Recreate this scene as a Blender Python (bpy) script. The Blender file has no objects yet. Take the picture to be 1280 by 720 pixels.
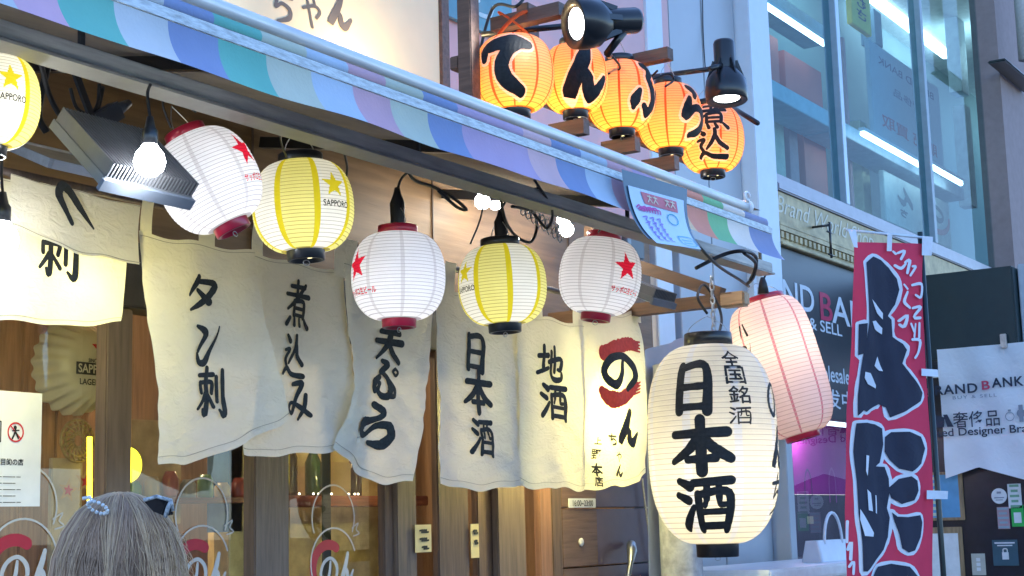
import bpy, bmesh, math, random
from mathutils import Vector, Matrix
from math import radians as rad, sin, cos, pi
random.seed(7)
S = bpy.context.scene
COL = S.collection

# ------------------------------------------------------------------ camera, sky, sun, exposure
FPX = 1900.0
CAM = Vector((0, 0, 1.6))
_x = Vector((1260, 265, FPX)).normalized()
_t = FPX * FPX / (0.026 * 1260 + 265)
_z = Vector((-0.026 * _t, -_t, FPX)).normalized()
_y = _z.cross(_x)
RM = Matrix((_x, _y, _z))                      # rows: world axes in camera axes (x right, y down, z forward)
cd = bpy.data.cameras.new('camera'); cam = bpy.data.objects.new('camera', cd); COL.objects.link(cam)
cd.sensor_width = 36; cd.lens = FPX / 1280 * 36; cd.clip_end = 2000; cd.clip_start = 0.05
m3 = Matrix((RM.col[0], -RM.col[1], -RM.col[2])).transposed()
cam.matrix_world = Matrix.Translation(CAM) @ m3.to_4x4()
S.camera = cam

SUN_EL, SUN_AZ = 55, 30                        # sun high behind the shops: the fronts stand in blue open shade
w = bpy.data.worlds.new('World'); S.world = w; w.use_nodes = True
sky = w.node_tree.nodes.new('ShaderNodeTexSky'); sky.sky_type = 'NISHITA'; sky.sun_disc = False
sky.sun_elevation = rad(SUN_EL); sky.sun_rotation = rad(SUN_AZ)
sky.air_density = 1.0; sky.dust_density = 0.4; sky.ozone_density = 4.0
bg = w.node_tree.nodes['Background']; bg.inputs[1].default_value = 0.15
w.node_tree.links.new(sky.outputs[0], bg.inputs[0])
sl = bpy.data.lights.new('sun', 'SUN'); sl.energy = 2.0; sl.angle = rad(2); sl.color = (1, .96, .9)
so = bpy.data.objects.new('sun', sl); COL.objects.link(so)
so.rotation_euler = (rad(90 - SUN_EL), 0, rad(180 - SUN_AZ))
S.view_settings.view_transform = 'Standard'; S.view_settings.look = 'None'
S.view_settings.gamma = 1; S.view_settings.exposure = 1.65
S.view_settings.use_white_balance = True; S.view_settings.white_balance_temperature = 5700   # the camera's balance leans cool
try: S.cycles.use_denoising = True
except Exception: pass

def at(px, py, X=None, Y=None, Z=None, D=None):
    """a pixel of the 1280x720 photograph to the point of a plane (X, Y, Z = const) or a depth"""
    d = RM @ Vector((px - 640, py - 360, FPX))
    if D is not None: k = D / FPX
    elif Y is not None: k = (Y - CAM.y) / d.y
    elif X is not None: k = (X - CAM.x) / d.x
    else: k = (Z - CAM.z) / d.z
    return CAM + d * k
def depth(p): return (RM.transposed() @ (Vector(p) - CAM)).z

# ------------------------------------------------------------------ materials
MATS = {}
def nmat(name):
    m = bpy.data.materials.new(name); m.use_nodes = True
    nt = m.node_tree; nt.nodes.clear()
    out = nt.nodes.new('ShaderNodeOutputMaterial')
    return m, nt, out
def noise_col(nt, col, var, scale, stretch=(1, 1, 1), detail=6, rough=.6):
    tc = nt.nodes.new('ShaderNodeTexCoord'); mp = nt.nodes.new('ShaderNodeMapping')
    mp.inputs['Scale'].default_value = stretch
    nz = nt.nodes.new('ShaderNodeTexNoise'); nz.inputs['Scale'].default_value = scale
    nz.inputs['Detail'].default_value = detail; nz.inputs['Roughness'].default_value = rough
    nt.links.new(tc.outputs['Object'], mp.inputs[0]); nt.links.new(mp.outputs[0], nz.inputs['Vector'])
    rp = nt.nodes.new('ShaderNodeValToRGB')
    lo = [max(0, c * (1 - var)) for c in col]; hi = [min(1, c * (1 + var * .8)) for c in col]
    rp.color_ramp.elements[0].position = .3; rp.color_ramp.elements[1].position = .7
    rp.color_ramp.elements[0].color = (*lo, 1); rp.color_ramp.elements[1].color = (*hi, 1)
    nt.links.new(nz.outputs['Fac'], rp.inputs[0])
    return rp.outputs[0], nz.outputs['Fac'], mp
def pm(name, col, rough=.6, metal=0, var=.12, scale=12, stretch=(1, 1, 1), bump=0, spec=.5, coat=0):
    if name in MATS: return MATS[name]
    m, nt, out = nmat(name)
    b = nt.nodes.new('ShaderNodeBsdfPrincipled')
    c, f, mp = noise_col(nt, col, var, scale, stretch)
    nt.links.new(c, b.inputs['Base Color'])
    b.inputs['Roughness'].default_value = rough; b.inputs['Metallic'].default_value = metal
    b.inputs['Specular IOR Level'].default_value = spec; b.inputs['Coat Weight'].default_value = coat
    if bump:
        bp = nt.nodes.new('ShaderNodeBump'); bp.inputs['Strength'].default_value = bump; bp.inputs['Distance'].default_value = .01
        nt.links.new(f, bp.inputs['Height']); nt.links.new(bp.outputs[0], b.inputs['Normal'])
    nt.links.new(b.outputs[0], out.inputs[0]); MATS[name] = m
    return m
def thin(name, col, tcol=None, mix=.5, var=.05, scale=15, stretch=(1, 1, 1), bump=0, bscale=None):
    """thin paper or cloth: light comes through"""
    if name in MATS: return MATS[name]
    m, nt, out = nmat(name)
    c, f, mp = noise_col(nt, col, var, scale, stretch)
    d = nt.nodes.new('ShaderNodeBsdfDiffuse'); t = nt.nodes.new('ShaderNodeBsdfTranslucent'); mx = nt.nodes.new('ShaderNodeMixShader')
    nt.links.new(c, d.inputs[0])
    if tcol: t.inputs[0].default_value = (*tcol, 1)
    else: nt.links.new(c, t.inputs[0])
    mx.inputs[0].default_value = mix
    nt.links.new(d.outputs[0], mx.inputs[1]); nt.links.new(t.outputs[0], mx.inputs[2])
    if bump:
        n2 = nt.nodes.new('ShaderNodeTexNoise'); n2.inputs['Scale'].default_value = bscale or 60; n2.inputs['Detail'].default_value = 5
        n2.inputs['Distortion'].default_value = 1.4
        nt.links.new(mp.outputs[0], n2.inputs['Vector'])
        bp = nt.nodes.new('ShaderNodeBump'); bp.inputs['Strength'].default_value = bump; bp.inputs['Distance'].default_value = .02
        nt.links.new(n2.outputs['Fac'], bp.inputs['Height'])
        nt.links.new(bp.outputs[0], d.inputs['Normal']); nt.links.new(bp.outputs[0], t.inputs['Normal'])
    nt.links.new(mx.outputs[0], out.inputs[0]); MATS[name] = m
    return m
def em(name, col, strength):
    if name in MATS: return MATS[name]
    m, nt, out = nmat(name)
    e = nt.nodes.new('ShaderNodeEmission'); e.inputs[0].default_value = (*col, 1); e.inputs[1].default_value = strength
    nt.links.new(e.outputs[0], out.inputs[0]); MATS[name] = m
    return m
def glassmat(name, tint=(.9, .95, .95), refl=1.0, ior=1.5, base=0.0):
    if name in MATS: return MATS[name]
    m, nt, out = nmat(name)
    t = nt.nodes.new('ShaderNodeBsdfTransparent'); t.inputs[0].default_value = (*tint, 1)
    g = nt.nodes.new('ShaderNodeBsdfGlossy'); g.inputs['Roughness'].default_value = .01
    g.inputs[0].default_value = (refl, refl, refl, 1)
    ge = nt.nodes.new('ShaderNodeNewGeometry'); fl = nt.nodes.new('ShaderNodeMath'); fl.operation = 'SUBTRACT'; fl.inputs[0].default_value = 1
    nt.links.new(ge.outputs['Backfacing'], fl.inputs[1]); ml = nt.nodes.new('ShaderNodeMath'); ml.operation = 'MULTIPLY'
    lw = nt.nodes.new('ShaderNodeLayerWeight'); lw.inputs[0].default_value = .5
    pw = nt.nodes.new('ShaderNodeMath'); pw.operation = 'POWER'; pw.inputs[1].default_value = 5
    ad = nt.nodes.new('ShaderNodeMath'); ad.operation = 'MULTIPLY_ADD'; ad.inputs[1].default_value = .95; ad.inputs[2].default_value = .04 + base; ad.use_clamp = True
    nt.links.new(lw.outputs['Facing'], pw.inputs[0]); nt.links.new(pw.outputs[0], ad.inputs[0])
    mx = nt.nodes.new('ShaderNodeMixShader')
    nt.links.new(ad.outputs[0], ml.inputs[0]); nt.links.new(fl.outputs[0], ml.inputs[1])
    nt.links.new(ml.outputs[0], mx.inputs[0]); nt.links.new(t.outputs[0], mx.inputs[1]); nt.links.new(g.outputs[0], mx.inputs[2])
    nt.links.new(mx.outputs[0], out.inputs[0]); MATS[name] = m
    return m
def wood(name, col, axis='z', rough=.55, var=.35, scale=6):
    st = {'z': (9, 9, .7), 'x': (.7, 9, 9), 'y': (9, .7, 9)}[axis]
    return pm(name, col, rough, 0, var, scale, st, .25)

# ------------------------------------------------------------------ mesh helpers
class MB:
    def __init__(s): s.v = []; s.f = []; s.m = []; s.sm = []
    def add(s, vs, fs, mi=0, smooth=False):
        o = len(s.v); s.v += [Vector(p) for p in vs]
        for f in fs: s.f.append([i + o for i in f]); s.m.append(mi); s.sm.append(smooth)
        return s
    def frame_box(s, c, ux, uy, uz, hx, hy, hz, mi=0):
        c = Vector(c); vs = []
        for a in (-1, 1):
            for b in (-1, 1):
                for d in (-1, 1): vs.append(c + Vector(ux) * (a * hx) + Vector(uy) * (b * hy) + Vector(uz) * (d * hz))
        fs = [(0, 1, 3, 2), (4, 6, 7, 5), (0, 4, 5, 1), (2, 3, 7, 6), (0, 2, 6, 4), (1, 5, 7, 3)]
        return s.add(vs, fs, mi)
    def box(s, a, b, mi=0, bev=0):
        a = Vector(a); b = Vector(b); lo = Vector(map(min, a, b)); hi = Vector(map(max, a, b)); c = (lo + hi) / 2; h = (hi - lo) / 2
        if not bev: return s.frame_box(c, (1, 0, 0), (0, 1, 0), (0, 0, 1), *h, mi)
        bm = bmesh.new(); bmesh.ops.create_cube(bm, size=1)
        for v in bm.verts: v.co = Vector((c[i] + v.co[i] * 2 * h[i] for i in range(3)))
        bmesh.ops.bevel(bm, geom=bm.edges[:], offset=min(bev, min(h) * .9), segments=2, affect='EDGES')
        s.addbm(bm, mi); return s
    def addbm(s, bm, mi=0, smooth=False):
        bm.verts.index_update()
        s.add([v.co.copy() for v in bm.verts], [[v.index for v in f.verts] for f in bm.faces], mi, smooth); bm.free()
    def bar(s, a, b, wu, wv, up=(0, 0, 1), mi=0):
        a = Vector(a); b = Vector(b); d = (b - a); L = d.length; d.normalize(); u = Vector(up)
        sd = d.cross(u)
        if sd.length < 1e-4: sd = d.cross(Vector((1, 0, 0)))
        sd.normalize(); u = sd.cross(d)
        return s.frame_box((a + b) / 2, d, sd, u, L / 2, wu / 2, wv / 2, mi)
    def tube(s, pts, r, n=8, mi=0, cap=True, smooth=True):
        pts = [Vector(p) for p in pts]; rs = r if isinstance(r, (list, tuple)) else [r] * len(pts)
        vs = []; fs = []; ref = None
        for i, p in enumerate(pts):
            t = (pts[min(i + 1, len(pts) - 1)] - pts[max(i - 1, 0)])
            t = t.normalized() if t.length > 1e-9 else Vector((0, 0, 1))
            if ref is None: ref = t.orthogonal().normalized()
            ref = (ref - t * ref.dot(t)); ref = ref.normalized() if ref.length > 1e-6 else t.orthogonal().normalized()
            q = t.cross(ref)
            for k in range(n):
                a = 2 * pi * k / n; vs.append(p + (ref * cos(a) + q * sin(a)) * rs[i])
        for i in range(len(pts) - 1):
            for k in range(n): fs.append((i * n + k, i * n + (k + 1) % n, (i + 1) * n + (k + 1) % n, (i + 1) * n + k))
        if cap: fs += [tuple(range(n))[::-1], tuple(range((len(pts) - 1) * n, len(pts) * n))]
        return s.add(vs, fs, mi, smooth)
    def lathe(s, prof, n=40, mi=0, smooth=True, M=None):
        """prof: (r, z) pairs, turned round local z"""
        vs = []; fs = []
        for r, z in prof:
            for k in range(n):
                a = 2 * pi * k / n; p = Vector((r * cos(a), r * sin(a), z)); vs.append(M @ p if M else p)
        for i in range(len(prof) - 1):
            for k in range(n): fs.append((i * n + k, i * n + (k + 1) % n, (i + 1) * n + (k + 1) % n, (i + 1) * n + k))
        return s.add(vs, fs, mi, smooth)
    def grid(s, fn, nu, nv, mi=0, mfn=None, smooth=True):
        o = len(s.v)
        for j in range(nv + 1):
            for i in range(nu + 1): s.v.append(Vector(fn(i / nu, j / nv)))
        for j in range(nv):
            for i in range(nu):
                a = o + j * (nu + 1) + i
                s.f.append([a, a + 1, a + nu + 2, a + nu + 1]); s.m.append(mfn((i + .5) / nu, (j + .5) / nv) if mfn else mi); s.sm.append(smooth)
        return s
    def build(s, name, mats, parent=None, origin=None):
        mats = mats if isinstance(mats, (list, tuple)) else [mats]
        o0 = Vector(origin) if origin is not None else Vector((0, 0, 0))
        if parent is not None and origin is None and parent.get('_w'): o0 = Vector(parent['_w'])
        me = bpy.data.meshes.new(name)
        me.from_pydata([v - o0 for v in s.v], [], s.f)
        for m in mats: me.materials.append(m)
        me.polygons.foreach_set('material_index', s.m); me.polygons.foreach_set('use_smooth', s.sm); me.update()
        ob = bpy.data.objects.new(name, me); COL.objects.link(ob)
        if parent is not None:
            ob.parent = parent
            if parent.type == 'MESH' and parent.get('_w') is not None: ob['_w'] = parent['_w']
            if parent.get('_w') is not None: ob['_w'] = parent['_w']
        elif origin is not None: ob.location = o0; ob['_w'] = list(o0)
        return ob
def tag(o, label=None, cat=None, group=None, kind=None):
    if label: o['label'] = label
    if cat: o['category'] = cat
    if group: o['group'] = group
    if kind: o['kind'] = kind
    return o
def thing(name, label, cat, loc=(0, 0, 0), group=None, world=True):
    """an Empty at the thing's base; parts of a world=True thing are given in world coordinates"""
    o = bpy.data.objects.new(name, None); COL.objects.link(o); o.location = loc; o.empty_display_size = .1
    if world: o['_w'] = list(loc)
    return tag(o, label, cat, group)
def copy_tree(o, parent=None):
    c = o.copy(); COL.objects.link(c); c.parent = parent
    for ch in list(o.children): copy_tree(ch, c)
    return c
def lamp(name, loc, power, col=(1, .8, .55), size=.03, parent=None):
    l = bpy.data.lights.new(name, 'POINT'); l.energy = power; l.color = col; l.shadow_soft_size = size
    o = bpy.data.objects.new(name, l); COL.objects.link(o)
    if parent is not None:
        o.parent = parent
        o.location = Vector(loc) - (Vector(parent['_w']) if parent.get('_w') is not None else Vector())
    else: o.location = loc
    return o
def smooth_path(pts, n=6):
    """Catmull-Rom through tuples of any length"""
    if len(pts) < 3:
        return [tuple(a + (b - a) * k / n for a, b in zip(pts[0], pts[1])) for k in range(n + 1)]
    P = [pts[0]] + list(pts) + [pts[-1]]; out = []
    for i in range(1, len(P) - 2):
        for k in range(n):
            t = k / n; t2 = t * t; t3 = t2 * t
            out.append(tuple(.5 * (2 * b + (c - a) * t + (2 * a - 5 * b + 4 * c - d) * t2 + (3 * b - a - 3 * c + d) * t3) for a, b, c, d in zip(P[i - 1], P[i], P[i + 1], P[i + 2])))
    out.append(tuple(pts[-1])); return out
def cable(pts, r, label, mat=None, n=7, name='power_cable', cat='cable'):
    sp = smooth_path([tuple(p) for p in pts], n)
    o = MB().tube(sp, r * .8, 7).build(name, mat or BLACKRUB, None, pts[0])
    return tag(o, label, cat)

# ------------------------------------------------------------------ writing: brush strokes, type, flat shapes
# every character lives on a 100 x 100 field, y down; a stroke is (x, y, width) points
B = {
'て': [[(8,40,10),(10,22,18),(40,15,22),(70,14,22),(97,20,14)],[(86,15,14),(58,30,18),(45,52,20),(52,76,22),(82,94,14)]],
'ん': [[(58,0,16),(44,34,22),(14,88,24),(26,74,18),(40,56,16),(52,62,18),(58,84,20),(74,88,20),(97,60,10)]],
'ぷ': [[(38,4,10),(58,12,16),(46,28,10)],[(46,30,10),(58,48,14),(62,72,16),(50,90,14),(34,80,9)],[(22,54,8),(12,72,16),(9,84,8)],[(76,50,8),(88,62,16),(95,78,8)],[(86,14,6),(94,22,6),(86,30,6),(78,22,6),(86,14,6)]],
'ぷ2': [[(44,2,10),(60,10,14),(40,30,12)],[(42,28,10),(60,44,13),(68,66,15),(58,88,15),(38,92,12),(24,80,10),(30,60,9)],[(34,42,9),(12,62,14),(14,82,10)],[(62,46,9),(82,66,14),(80,86,10),(56,92,8)],[(88,16,6),(96,24,6),(88,34,6),(80,24,6),(88,16,6)]],
'ら': [[(36,2,10),(54,10,16),(50,22,9)],[(34,26,9),(26,46,16),(20,64,14),(44,46,12),(68,46,15),(82,64,18),(68,86,16),(36,97,9)]],
'ら2': [[(46,0,14),(70,14,14),(62,28,10),(38,38,12),(14,46,18),(6,66,18),(24,74,10),(52,50,11),(84,48,16),(92,72,18),(70,94,18),(38,92,10)]],
'タ': [[(38,2,10),(30,22,14),(6,60,6)],[(34,16,10),(86,14,14),(76,44,14),(50,74,13),(14,98,6)],[(36,40,9),(74,66,16)]],
'ン': [[(10,10,8),(40,18,16),(44,34,12),(20,70,8)],[(94,2,3),(80,46,7),(48,92,14),(22,96,14),(16,76,8)]],
'刺': [[(4,20,9),(56,14,10)],[(30,2,9),(29,96,11),(20,90,6)],[(10,34,8),(11,56,8)],[(10,35,8),(50,31,9),(48,54,8)],[(26,56,9),(4,90,6)],[(32,56,7),(54,82,9)],[(68,18,9),(68,70,9)],[(91,2,9),(92,94,12),(74,88,6)]],
'煮': [[(20,15,8),(80,11,9)],[(47,1,9),(47,32,9)],[(4,34,8),(96,30,10)],[(82,6,8),(52,34,9),(6,66,6)],[(32,46,8),(32,78,8)],[(32,47,8),(74,44,9),(74,78,9)],[(32,61,7),(72,60,7)],[(32,76,7),(72,75,7)],[(16,84,8),(6,98,10)],[(34,84,7),(38,97,9)],[(56,83,7),(62,96,9)],[(80,82,7),(94,97,11)]],
'込': [[(54,2,9),(54,20,10),(44,46,10),(28,68,6)],[(54,20,9),(68,48,11),(94,66,11)],[(8,6,8),(22,18,12)],[(2,40,7),(22,37,9),(11,58,9),(18,76,9)],[(2,94,8),(20,80,10),(48,92,11),(98,93,13)]],
'み': [[(22,12,10),(60,8,14),(44,46,10),(22,84,10),(8,74,8),(24,58,8),(60,66,12),(96,84,12)],[(80,34,10),(76,66,11),(52,98,6)]],
'天': [[(18,14,12),(82,10,14)],[(6,44,12),(96,38,16)],[(52,12,14),(46,52,14),(8,97,7)],[(50,44,10),(72,76,15),(94,96,12)]],
'日': [[(20,6,13),(19,96,13)],[(19,11,11),(79,8,13),(80,97,15)],[(21,49,10),(78,47,11)],[(21,88,10),(78,87,11)]],
'本': [[(6,28,11),(95,25,13)],[(51,0,13),(51,100,15)],[(48,28,12),(32,56,12),(2,80,8)],[(54,28,9),(70,54,14),(99,76,13)],[(28,77,10),(74,75,11)]],
'酒': [[(6,8,9),(24,18,13)],[(1,34,9),(19,44,12)],[(3,94,12),(14,78,11),(28,56,7)],[(32,12,10),(98,8,12)],[(55,12,9),(53,42,9)],[(75,12,9),(76,42,9)],[(38,33,10),(38,98,11)],[(38,34,9),(93,31,11),(93,98,12)],[(40,66,8),(91,65,8)],[(40,92,9),(91,91,10)],[(54,40,7),(49,54,7)],[(75,40,7),(78,52,8),(89,52,7)]],
'地': [[(2,36,10),(38,30,11)],[(21,6,10),(21,72,10)],[(0,84,9),(40,66,9)],[(42,48,10),(94,32,11),(92,62,11),(82,64,7)],[(68,2,10),(68,72,10)],[(52,18,10),(52,80,10),(66,95,12),(96,90,11),(96,72,6)]],
'の': [[(58,20,9),(52,56,13),(34,86,14),(12,74,13),(8,48,13),(26,20,12),(60,9,11),(88,28,14),(92,58,13),(72,88,9)]],
'ち': [[(10,24,9),(86,17,11)],[(46,2,10),(26,56,9),(50,42,9),(78,52,12),(76,76,13),(34,96,8)]],
'ゃ': [[(6,46,9),(58,26,10),(86,38,11),(70,62,10)],[(26,14,9),(50,97,10)],[(56,6,9),(64,26,9)]],
'へ': [[(42,95,7),(22,60,9),(6,28,13),(14,6,13),(34,16,12),(62,52,10),(99,98,3)]],
'バ': [[(26,14,18),(18,90,10)],[(60,6,14),(88,88,22)]],
'上': [[(48,4,11),(48,90,11)],[(50,42,10),(86,38,10)],[(4,94,12),(97,91,13)]],
}
def stroke(pts, n=7, nw=4, grow=0, jit=.05):
    sp = smooth_path([tuple(map(float, p)) for p in pts], n)
    L = []
    for i, (x, y, wd) in enumerate(sp):
        a = sp[max(i - 1, 0)]; b = sp[min(i + 1, len(sp) - 1)]
        dx, dy = b[0] - a[0], b[1] - a[1]; l = math.hypot(dx, dy) or 1
        L.append((x, y, dx / l, dy / l, wd * (1 + random.uniform(-jit, jit)) + grow))
    def ends(e, sgn):
        x, y, tx, ty, wd = e; return [(x + sgn * tx * wd * .5 * k, y + sgn * ty * wd * .5 * k, tx, ty, wd * math.sqrt(max(.02, 1 - k * k))) for k in (.5, .85, .99)]
    L = ends(L[0], -1)[::-1] + L + ends(L[-1], 1)
    vs = []; fs = []
    for x, y, tx, ty, wd in L:
        for k in range(nw + 1):
            o = (k / nw - .5) * wd; vs.append((x - ty * o, y + tx * o))
    for i in range(len(L) - 1):
        for k in range(nw):
            a = i * (nw + 1) + k; fs.append((a, a + 1, a + nw + 2, a + nw + 1))
    return vs, fs
def brush(ch, wd, ht, grow=0, nw=4, bold=1.0):
    """layers of a brushed character, centred, wd x ht metres, y up"""
    out = []
    for st in B[ch]:
        k = (wd * .5 + ht * .5) / 100
        vs, fs = stroke([((x - 50) / 100 * wd, (50 - y) / 100 * ht, (q * bold + grow) * k) for x, y, q in st], nw=nw)
        out.append((vs, fs))
    return out
def typ(txt, wd=None, ht=None, bold=0.0, space=1.0, shear=0):
    """layers of typeset writing, centred; wd and / or ht in metres"""
    c = bpy.data.curves.new('type', 'FONT'); c.body = txt; c.offset = bold; c.space_character = space; c.resolution_u = 4; c.shear = shear
    o = bpy.data.objects.new('type', c); COL.objects.link(o); bpy.context.view_layer.update()
    me = bpy.data.meshes.new_from_object(o.evaluated_get(bpy.context.evaluated_depsgraph_get()))
    vs = [tuple(v.co)[:2] for v in me.vertices]; fs = [tuple(p.vertices) for p in me.polygons]
    bpy.data.objects.remove(o); bpy.data.curves.remove(c); bpy.data.meshes.remove(me)
    x0, x1 = min(v[0] for v in vs), max(v[0] for v in vs); y0, y1 = min(v[1] for v in vs), max(v[1] for v in vs)
    sx = wd / (x1 - x0) if wd else ht / (y1 - y0); sy = ht / (y1 - y0) if ht else sx
    return [([((x - (x0 + x1) / 2) * sx, (y - (y0 + y1) / 2) * sy) for x, y in vs], fs)]
def fat(layers, e):
    """heavier type: the same writing laid four times, a hair apart"""
    return sum([shift(layers, a, b) for a, b in ((-e, 0), (e, 0), (0, e), (0, -e))], [])
def poly(pts, dice=0):
    bm = bmesh.new(); f = bm.faces.new([bm.verts.new((x, y, 0)) for x, y in pts])
    bmesh.ops.triangulate(bm, faces=[f])
    if dice:
        for _ in range(6):
            le = [e for e in bm.edges if e.calc_length() > dice]
            if not le: break
            bmesh.ops.subdivide_edges(bm, edges=le, cuts=1); bmesh.ops.triangulate(bm, faces=bm.faces[:])
    bm.verts.index_update()
    r = ([tuple(v.co)[:2] for v in bm.verts], [[v.index for v in f.verts] for f in bm.faces]); bm.free(); return [r]
def star(r, inner=.42, rot=0):
    return poly([((r if k % 2 == 0 else r * inner) * sin(pi * k / 5 + rot), (r if k % 2 == 0 else r * inner) * cos(pi * k / 5 + rot)) for k in range(10)], r * .28)
def disc(r, n=28): return poly([(r * cos(2 * pi * k / n), r * sin(2 * pi * k / n)) for k in range(n)])
def rectp(wd, ht): return poly([(-wd / 2, -ht / 2), (wd / 2, -ht / 2), (wd / 2, ht / 2), (-wd / 2, ht / 2)])
def line(pts, wd, n=5):
    """flat line through metre points (y up)"""
    vs, fs = stroke([(x, y, wd) for x, y in pts], n=n, nw=1, jit=0); return [(vs, fs)]
def shift(layers, dx, dy, rot=0):
    c, s_ = cos(rot), sin(rot)
    return [([(x * c - y * s_ + dx, x * s_ + y * c + dy) for x, y in vs], fs) for vs, fs in layers]
def decal(name, layers, fn, mat, parent, h0=.0015, dh=.00012):
    """one mesh of writing laid on a surface: fn(u, v, h) -> point"""
    mb = MB()
    for k, (vs, fs) in enumerate(layers): mb.add([fn(u, v, h0 + (k + i / len(vs)) * dh) for i, (u, v) in enumerate(vs)], fs)
    return mb.build(name, mat, parent)
def plane_fn(o, u, v):
    o = Vector(o); u = Vector(u).normalized(); v = Vector(v).normalized(); n = u.cross(v)
    return lambda a, b, h: o + u * a + v * b + n * h

# ------------------------------------------------------------------ palette
BLACKRUB = pm('shadow_line_black', (.012, .012, .014), .5, var=.3)
BLACKPL = pm('black_plastic', (.014, .015, .018), .3, var=.2, coat=.2)
REDPL = pm('red_plastic', (.42, .012, .04), .3, var=.1, coat=.3)
INK = pm('black_ink', (.014, .015, .017), .75, var=.5, scale=60)
INKG = pm('ink_on_cloth', (.02, .024, .024), .9, var=.5, scale=90)
REDINK = pm('red_ink', (.55, .02, .03), .8, var=.15, scale=40)
ALU = pm('brushed_aluminium', (.55, .57, .6), .38, .8, var=.15, scale=8, stretch=(.5, 8, 8))
GREYAL = pm('weathered_grey_metal', (.38, .365, .34), .5, .3, var=.25, scale=14, stretch=(.4, 4, 4))
STEEL = pm('galvanised_steel', (.5, .5, .5), .35, .9, var=.2, scale=30)
WHITEPL = pm('white_plastic', (.8, .8, .8), .4, var=.04)
WHITEINK = pm('white_ink', (.82, .84, .86), .6, var=.04)
DARKWOOD = wood('dark_wood', (.085, .055, .04)); MIDWOOD = wood('mid_wood', (.105, .066, .046))
PALEWOOD = wood('pale_wood', (.125, .088, .066)); WARMWOOD = wood('warm_wood', (.36, .2, .10))
PLY = wood('plywood_header', (.175, .105, .05), 'x', var=.3, scale=3)
BARWOOD = wood('brown_lacquered_wood', (.13, .075, .055), 'y')
BRACKET = wood('oiled_bracket_wood', (.125, .065, .028), 'y')

# ================================================================== the setting
G = 0.0
asph = pm('asphalt', (.05, .05, .052), .85, var=.3, scale=25, bump=.3)
g = MB().grid(lambda u, v: ((u - .5) * 600, (v - .5) * 600, 0), 2, 2).build('street', asph); tag(g, 'dark asphalt street in front of the shops', 'street', kind='structure')
pav = MB().box((-6, 1.9, .004), (40, 9, .12), bev=.01).build('pavement', pm('pavement_stone', (.28, .27, .26), .8, var=.2, scale=10, bump=.2)); tag(pav, 'grey stone pavement along the shop fronts', 'pavement', kind='structure')

# ------------------------------------------------------------------ the izakaya: walls, header, door posts, glass, room behind
YW = 3.80                                      # front wall of the shop
shop = thing('shop_building', 'wooden izakaya shop front with glass sliding doors under the striped awning', 'building', (5, YW, .12))
pinkwall = pm('pink_glow_plaster', (.72, .46, .46), .8, var=.08, scale=3, bump=.05)  # glow of the orange lanterns is put into the pink wall colour
XL, XR = 1.2, 7.55
MB().box((XL, YW, 3.12), (XR, 4.0, 9)).build('facade_wall', pinkwall, shop)
MB().box((XL, YW - .03, 2.42), (XR - .4, YW + .05, 3.118)).build('header_board', PLY, shop)
for x in (2.9, 4.05, 5.17, 6.3): MB().box((x, YW - .037, 2.42), (x + .008, YW - .031, 3.118)).build('header_joint', DARKWOOD, shop)
MB().box((XL, YW - .07, 2.34), (6.25, YW + .06, 2.56), bev=.006).build('gap_shade_door_lintel', pm('gap_shade_lintel', (.03, .024, .022), .6, var=.3), shop)  # shade of the gap over the noren is put into its near-black colour
room = MB()
room.box((XL - .1, 3.95, .12), (XL, 6.2, 3.1)).box((7.1, 3.95, .12), (7.2, 6.2, 3.1)).box((XL, 6.1, .12), (7.1, 6.2, 3.1))
room.build('room_wall', wood('room_wall_wood', (.30, .19, .11), 'z', var=.3, scale=4), shop)
MB().box((XL, 3.95, 2.95), (7.1, 6.1, 3.1)).build('room_ceiling', wood('room_ceiling_wood', (.34, .24, .15), 'x'), shop)
MB().box((XL, 3.95, .12), (7.1, 6.1, .16)).build('room_floor', pm('room_floor', (.2, .15, .1), .5), shop)
for x, y, p in ((2.6, 4.9, 15), (4.4, 5.0, 26), (5.9, 5.0, 6)): lamp('room_lamp', (x, y, 2.75), p, (1, .74, .42), .06, shop)
def px_post(x0, x1, yy, Y, z0, z1, mat, nm='door_post', dep=.035):
    a = at(x0, yy, Y=Y).x; b = at(x1, yy, Y=Y).x
    return MB().box((a, Y, z0), (b, Y + dep, z1), bev=.005).build(nm, mat, shop)
YP = 3.74
px_post(132, 165, 560, YP, .12, 2.335, PALEWOOD, dep=.055)
px_post(319, 362, 600, YP, .12, 2.335, PALEWOOD, dep=.06)
px_post(480, 496, 640, YP + .02, .12, 2.335, MIDWOOD); px_post(496.3, 521, 640, YP, .12, 2.335, PALEWOOD)
px_post(548, 586, 640, YP, .12, 2.335, MIDWOOD); px_post(597, 622, 650, YP + .04, .12, 2.335, MIDWOOD)
px_post(622.5, 657, 650, YP, .12, 2.335, PALEWOOD); px_post(675, 690, 660, YP, .12, 2.335, wood('red_brown_wood', (.20, .10, .06)))
px_post(690.5, 703, 660, YP + .02, .12, 2.335, MIDWOOD)
pane = glassmat('door_glass', (.93, .93, .9), 1, 1.45, .02)
def px_pane(x0, x1, y):
    a = at(x0, 600, Y=y).x; b = at(x1, 600, Y=y).x
    MB().box((a, y, .13), (b, y + .006, 2.33)).build('glass_pane', pane, shop)
px_pane(-160, 130, 3.80); px_pane(165, 318, 3.80); px_pane(362, 480, 3.80); px_pane(521, 548, 3.80); px_pane(586, 597, 3.81)
px_pane(657, 675, 3.80)
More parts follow.
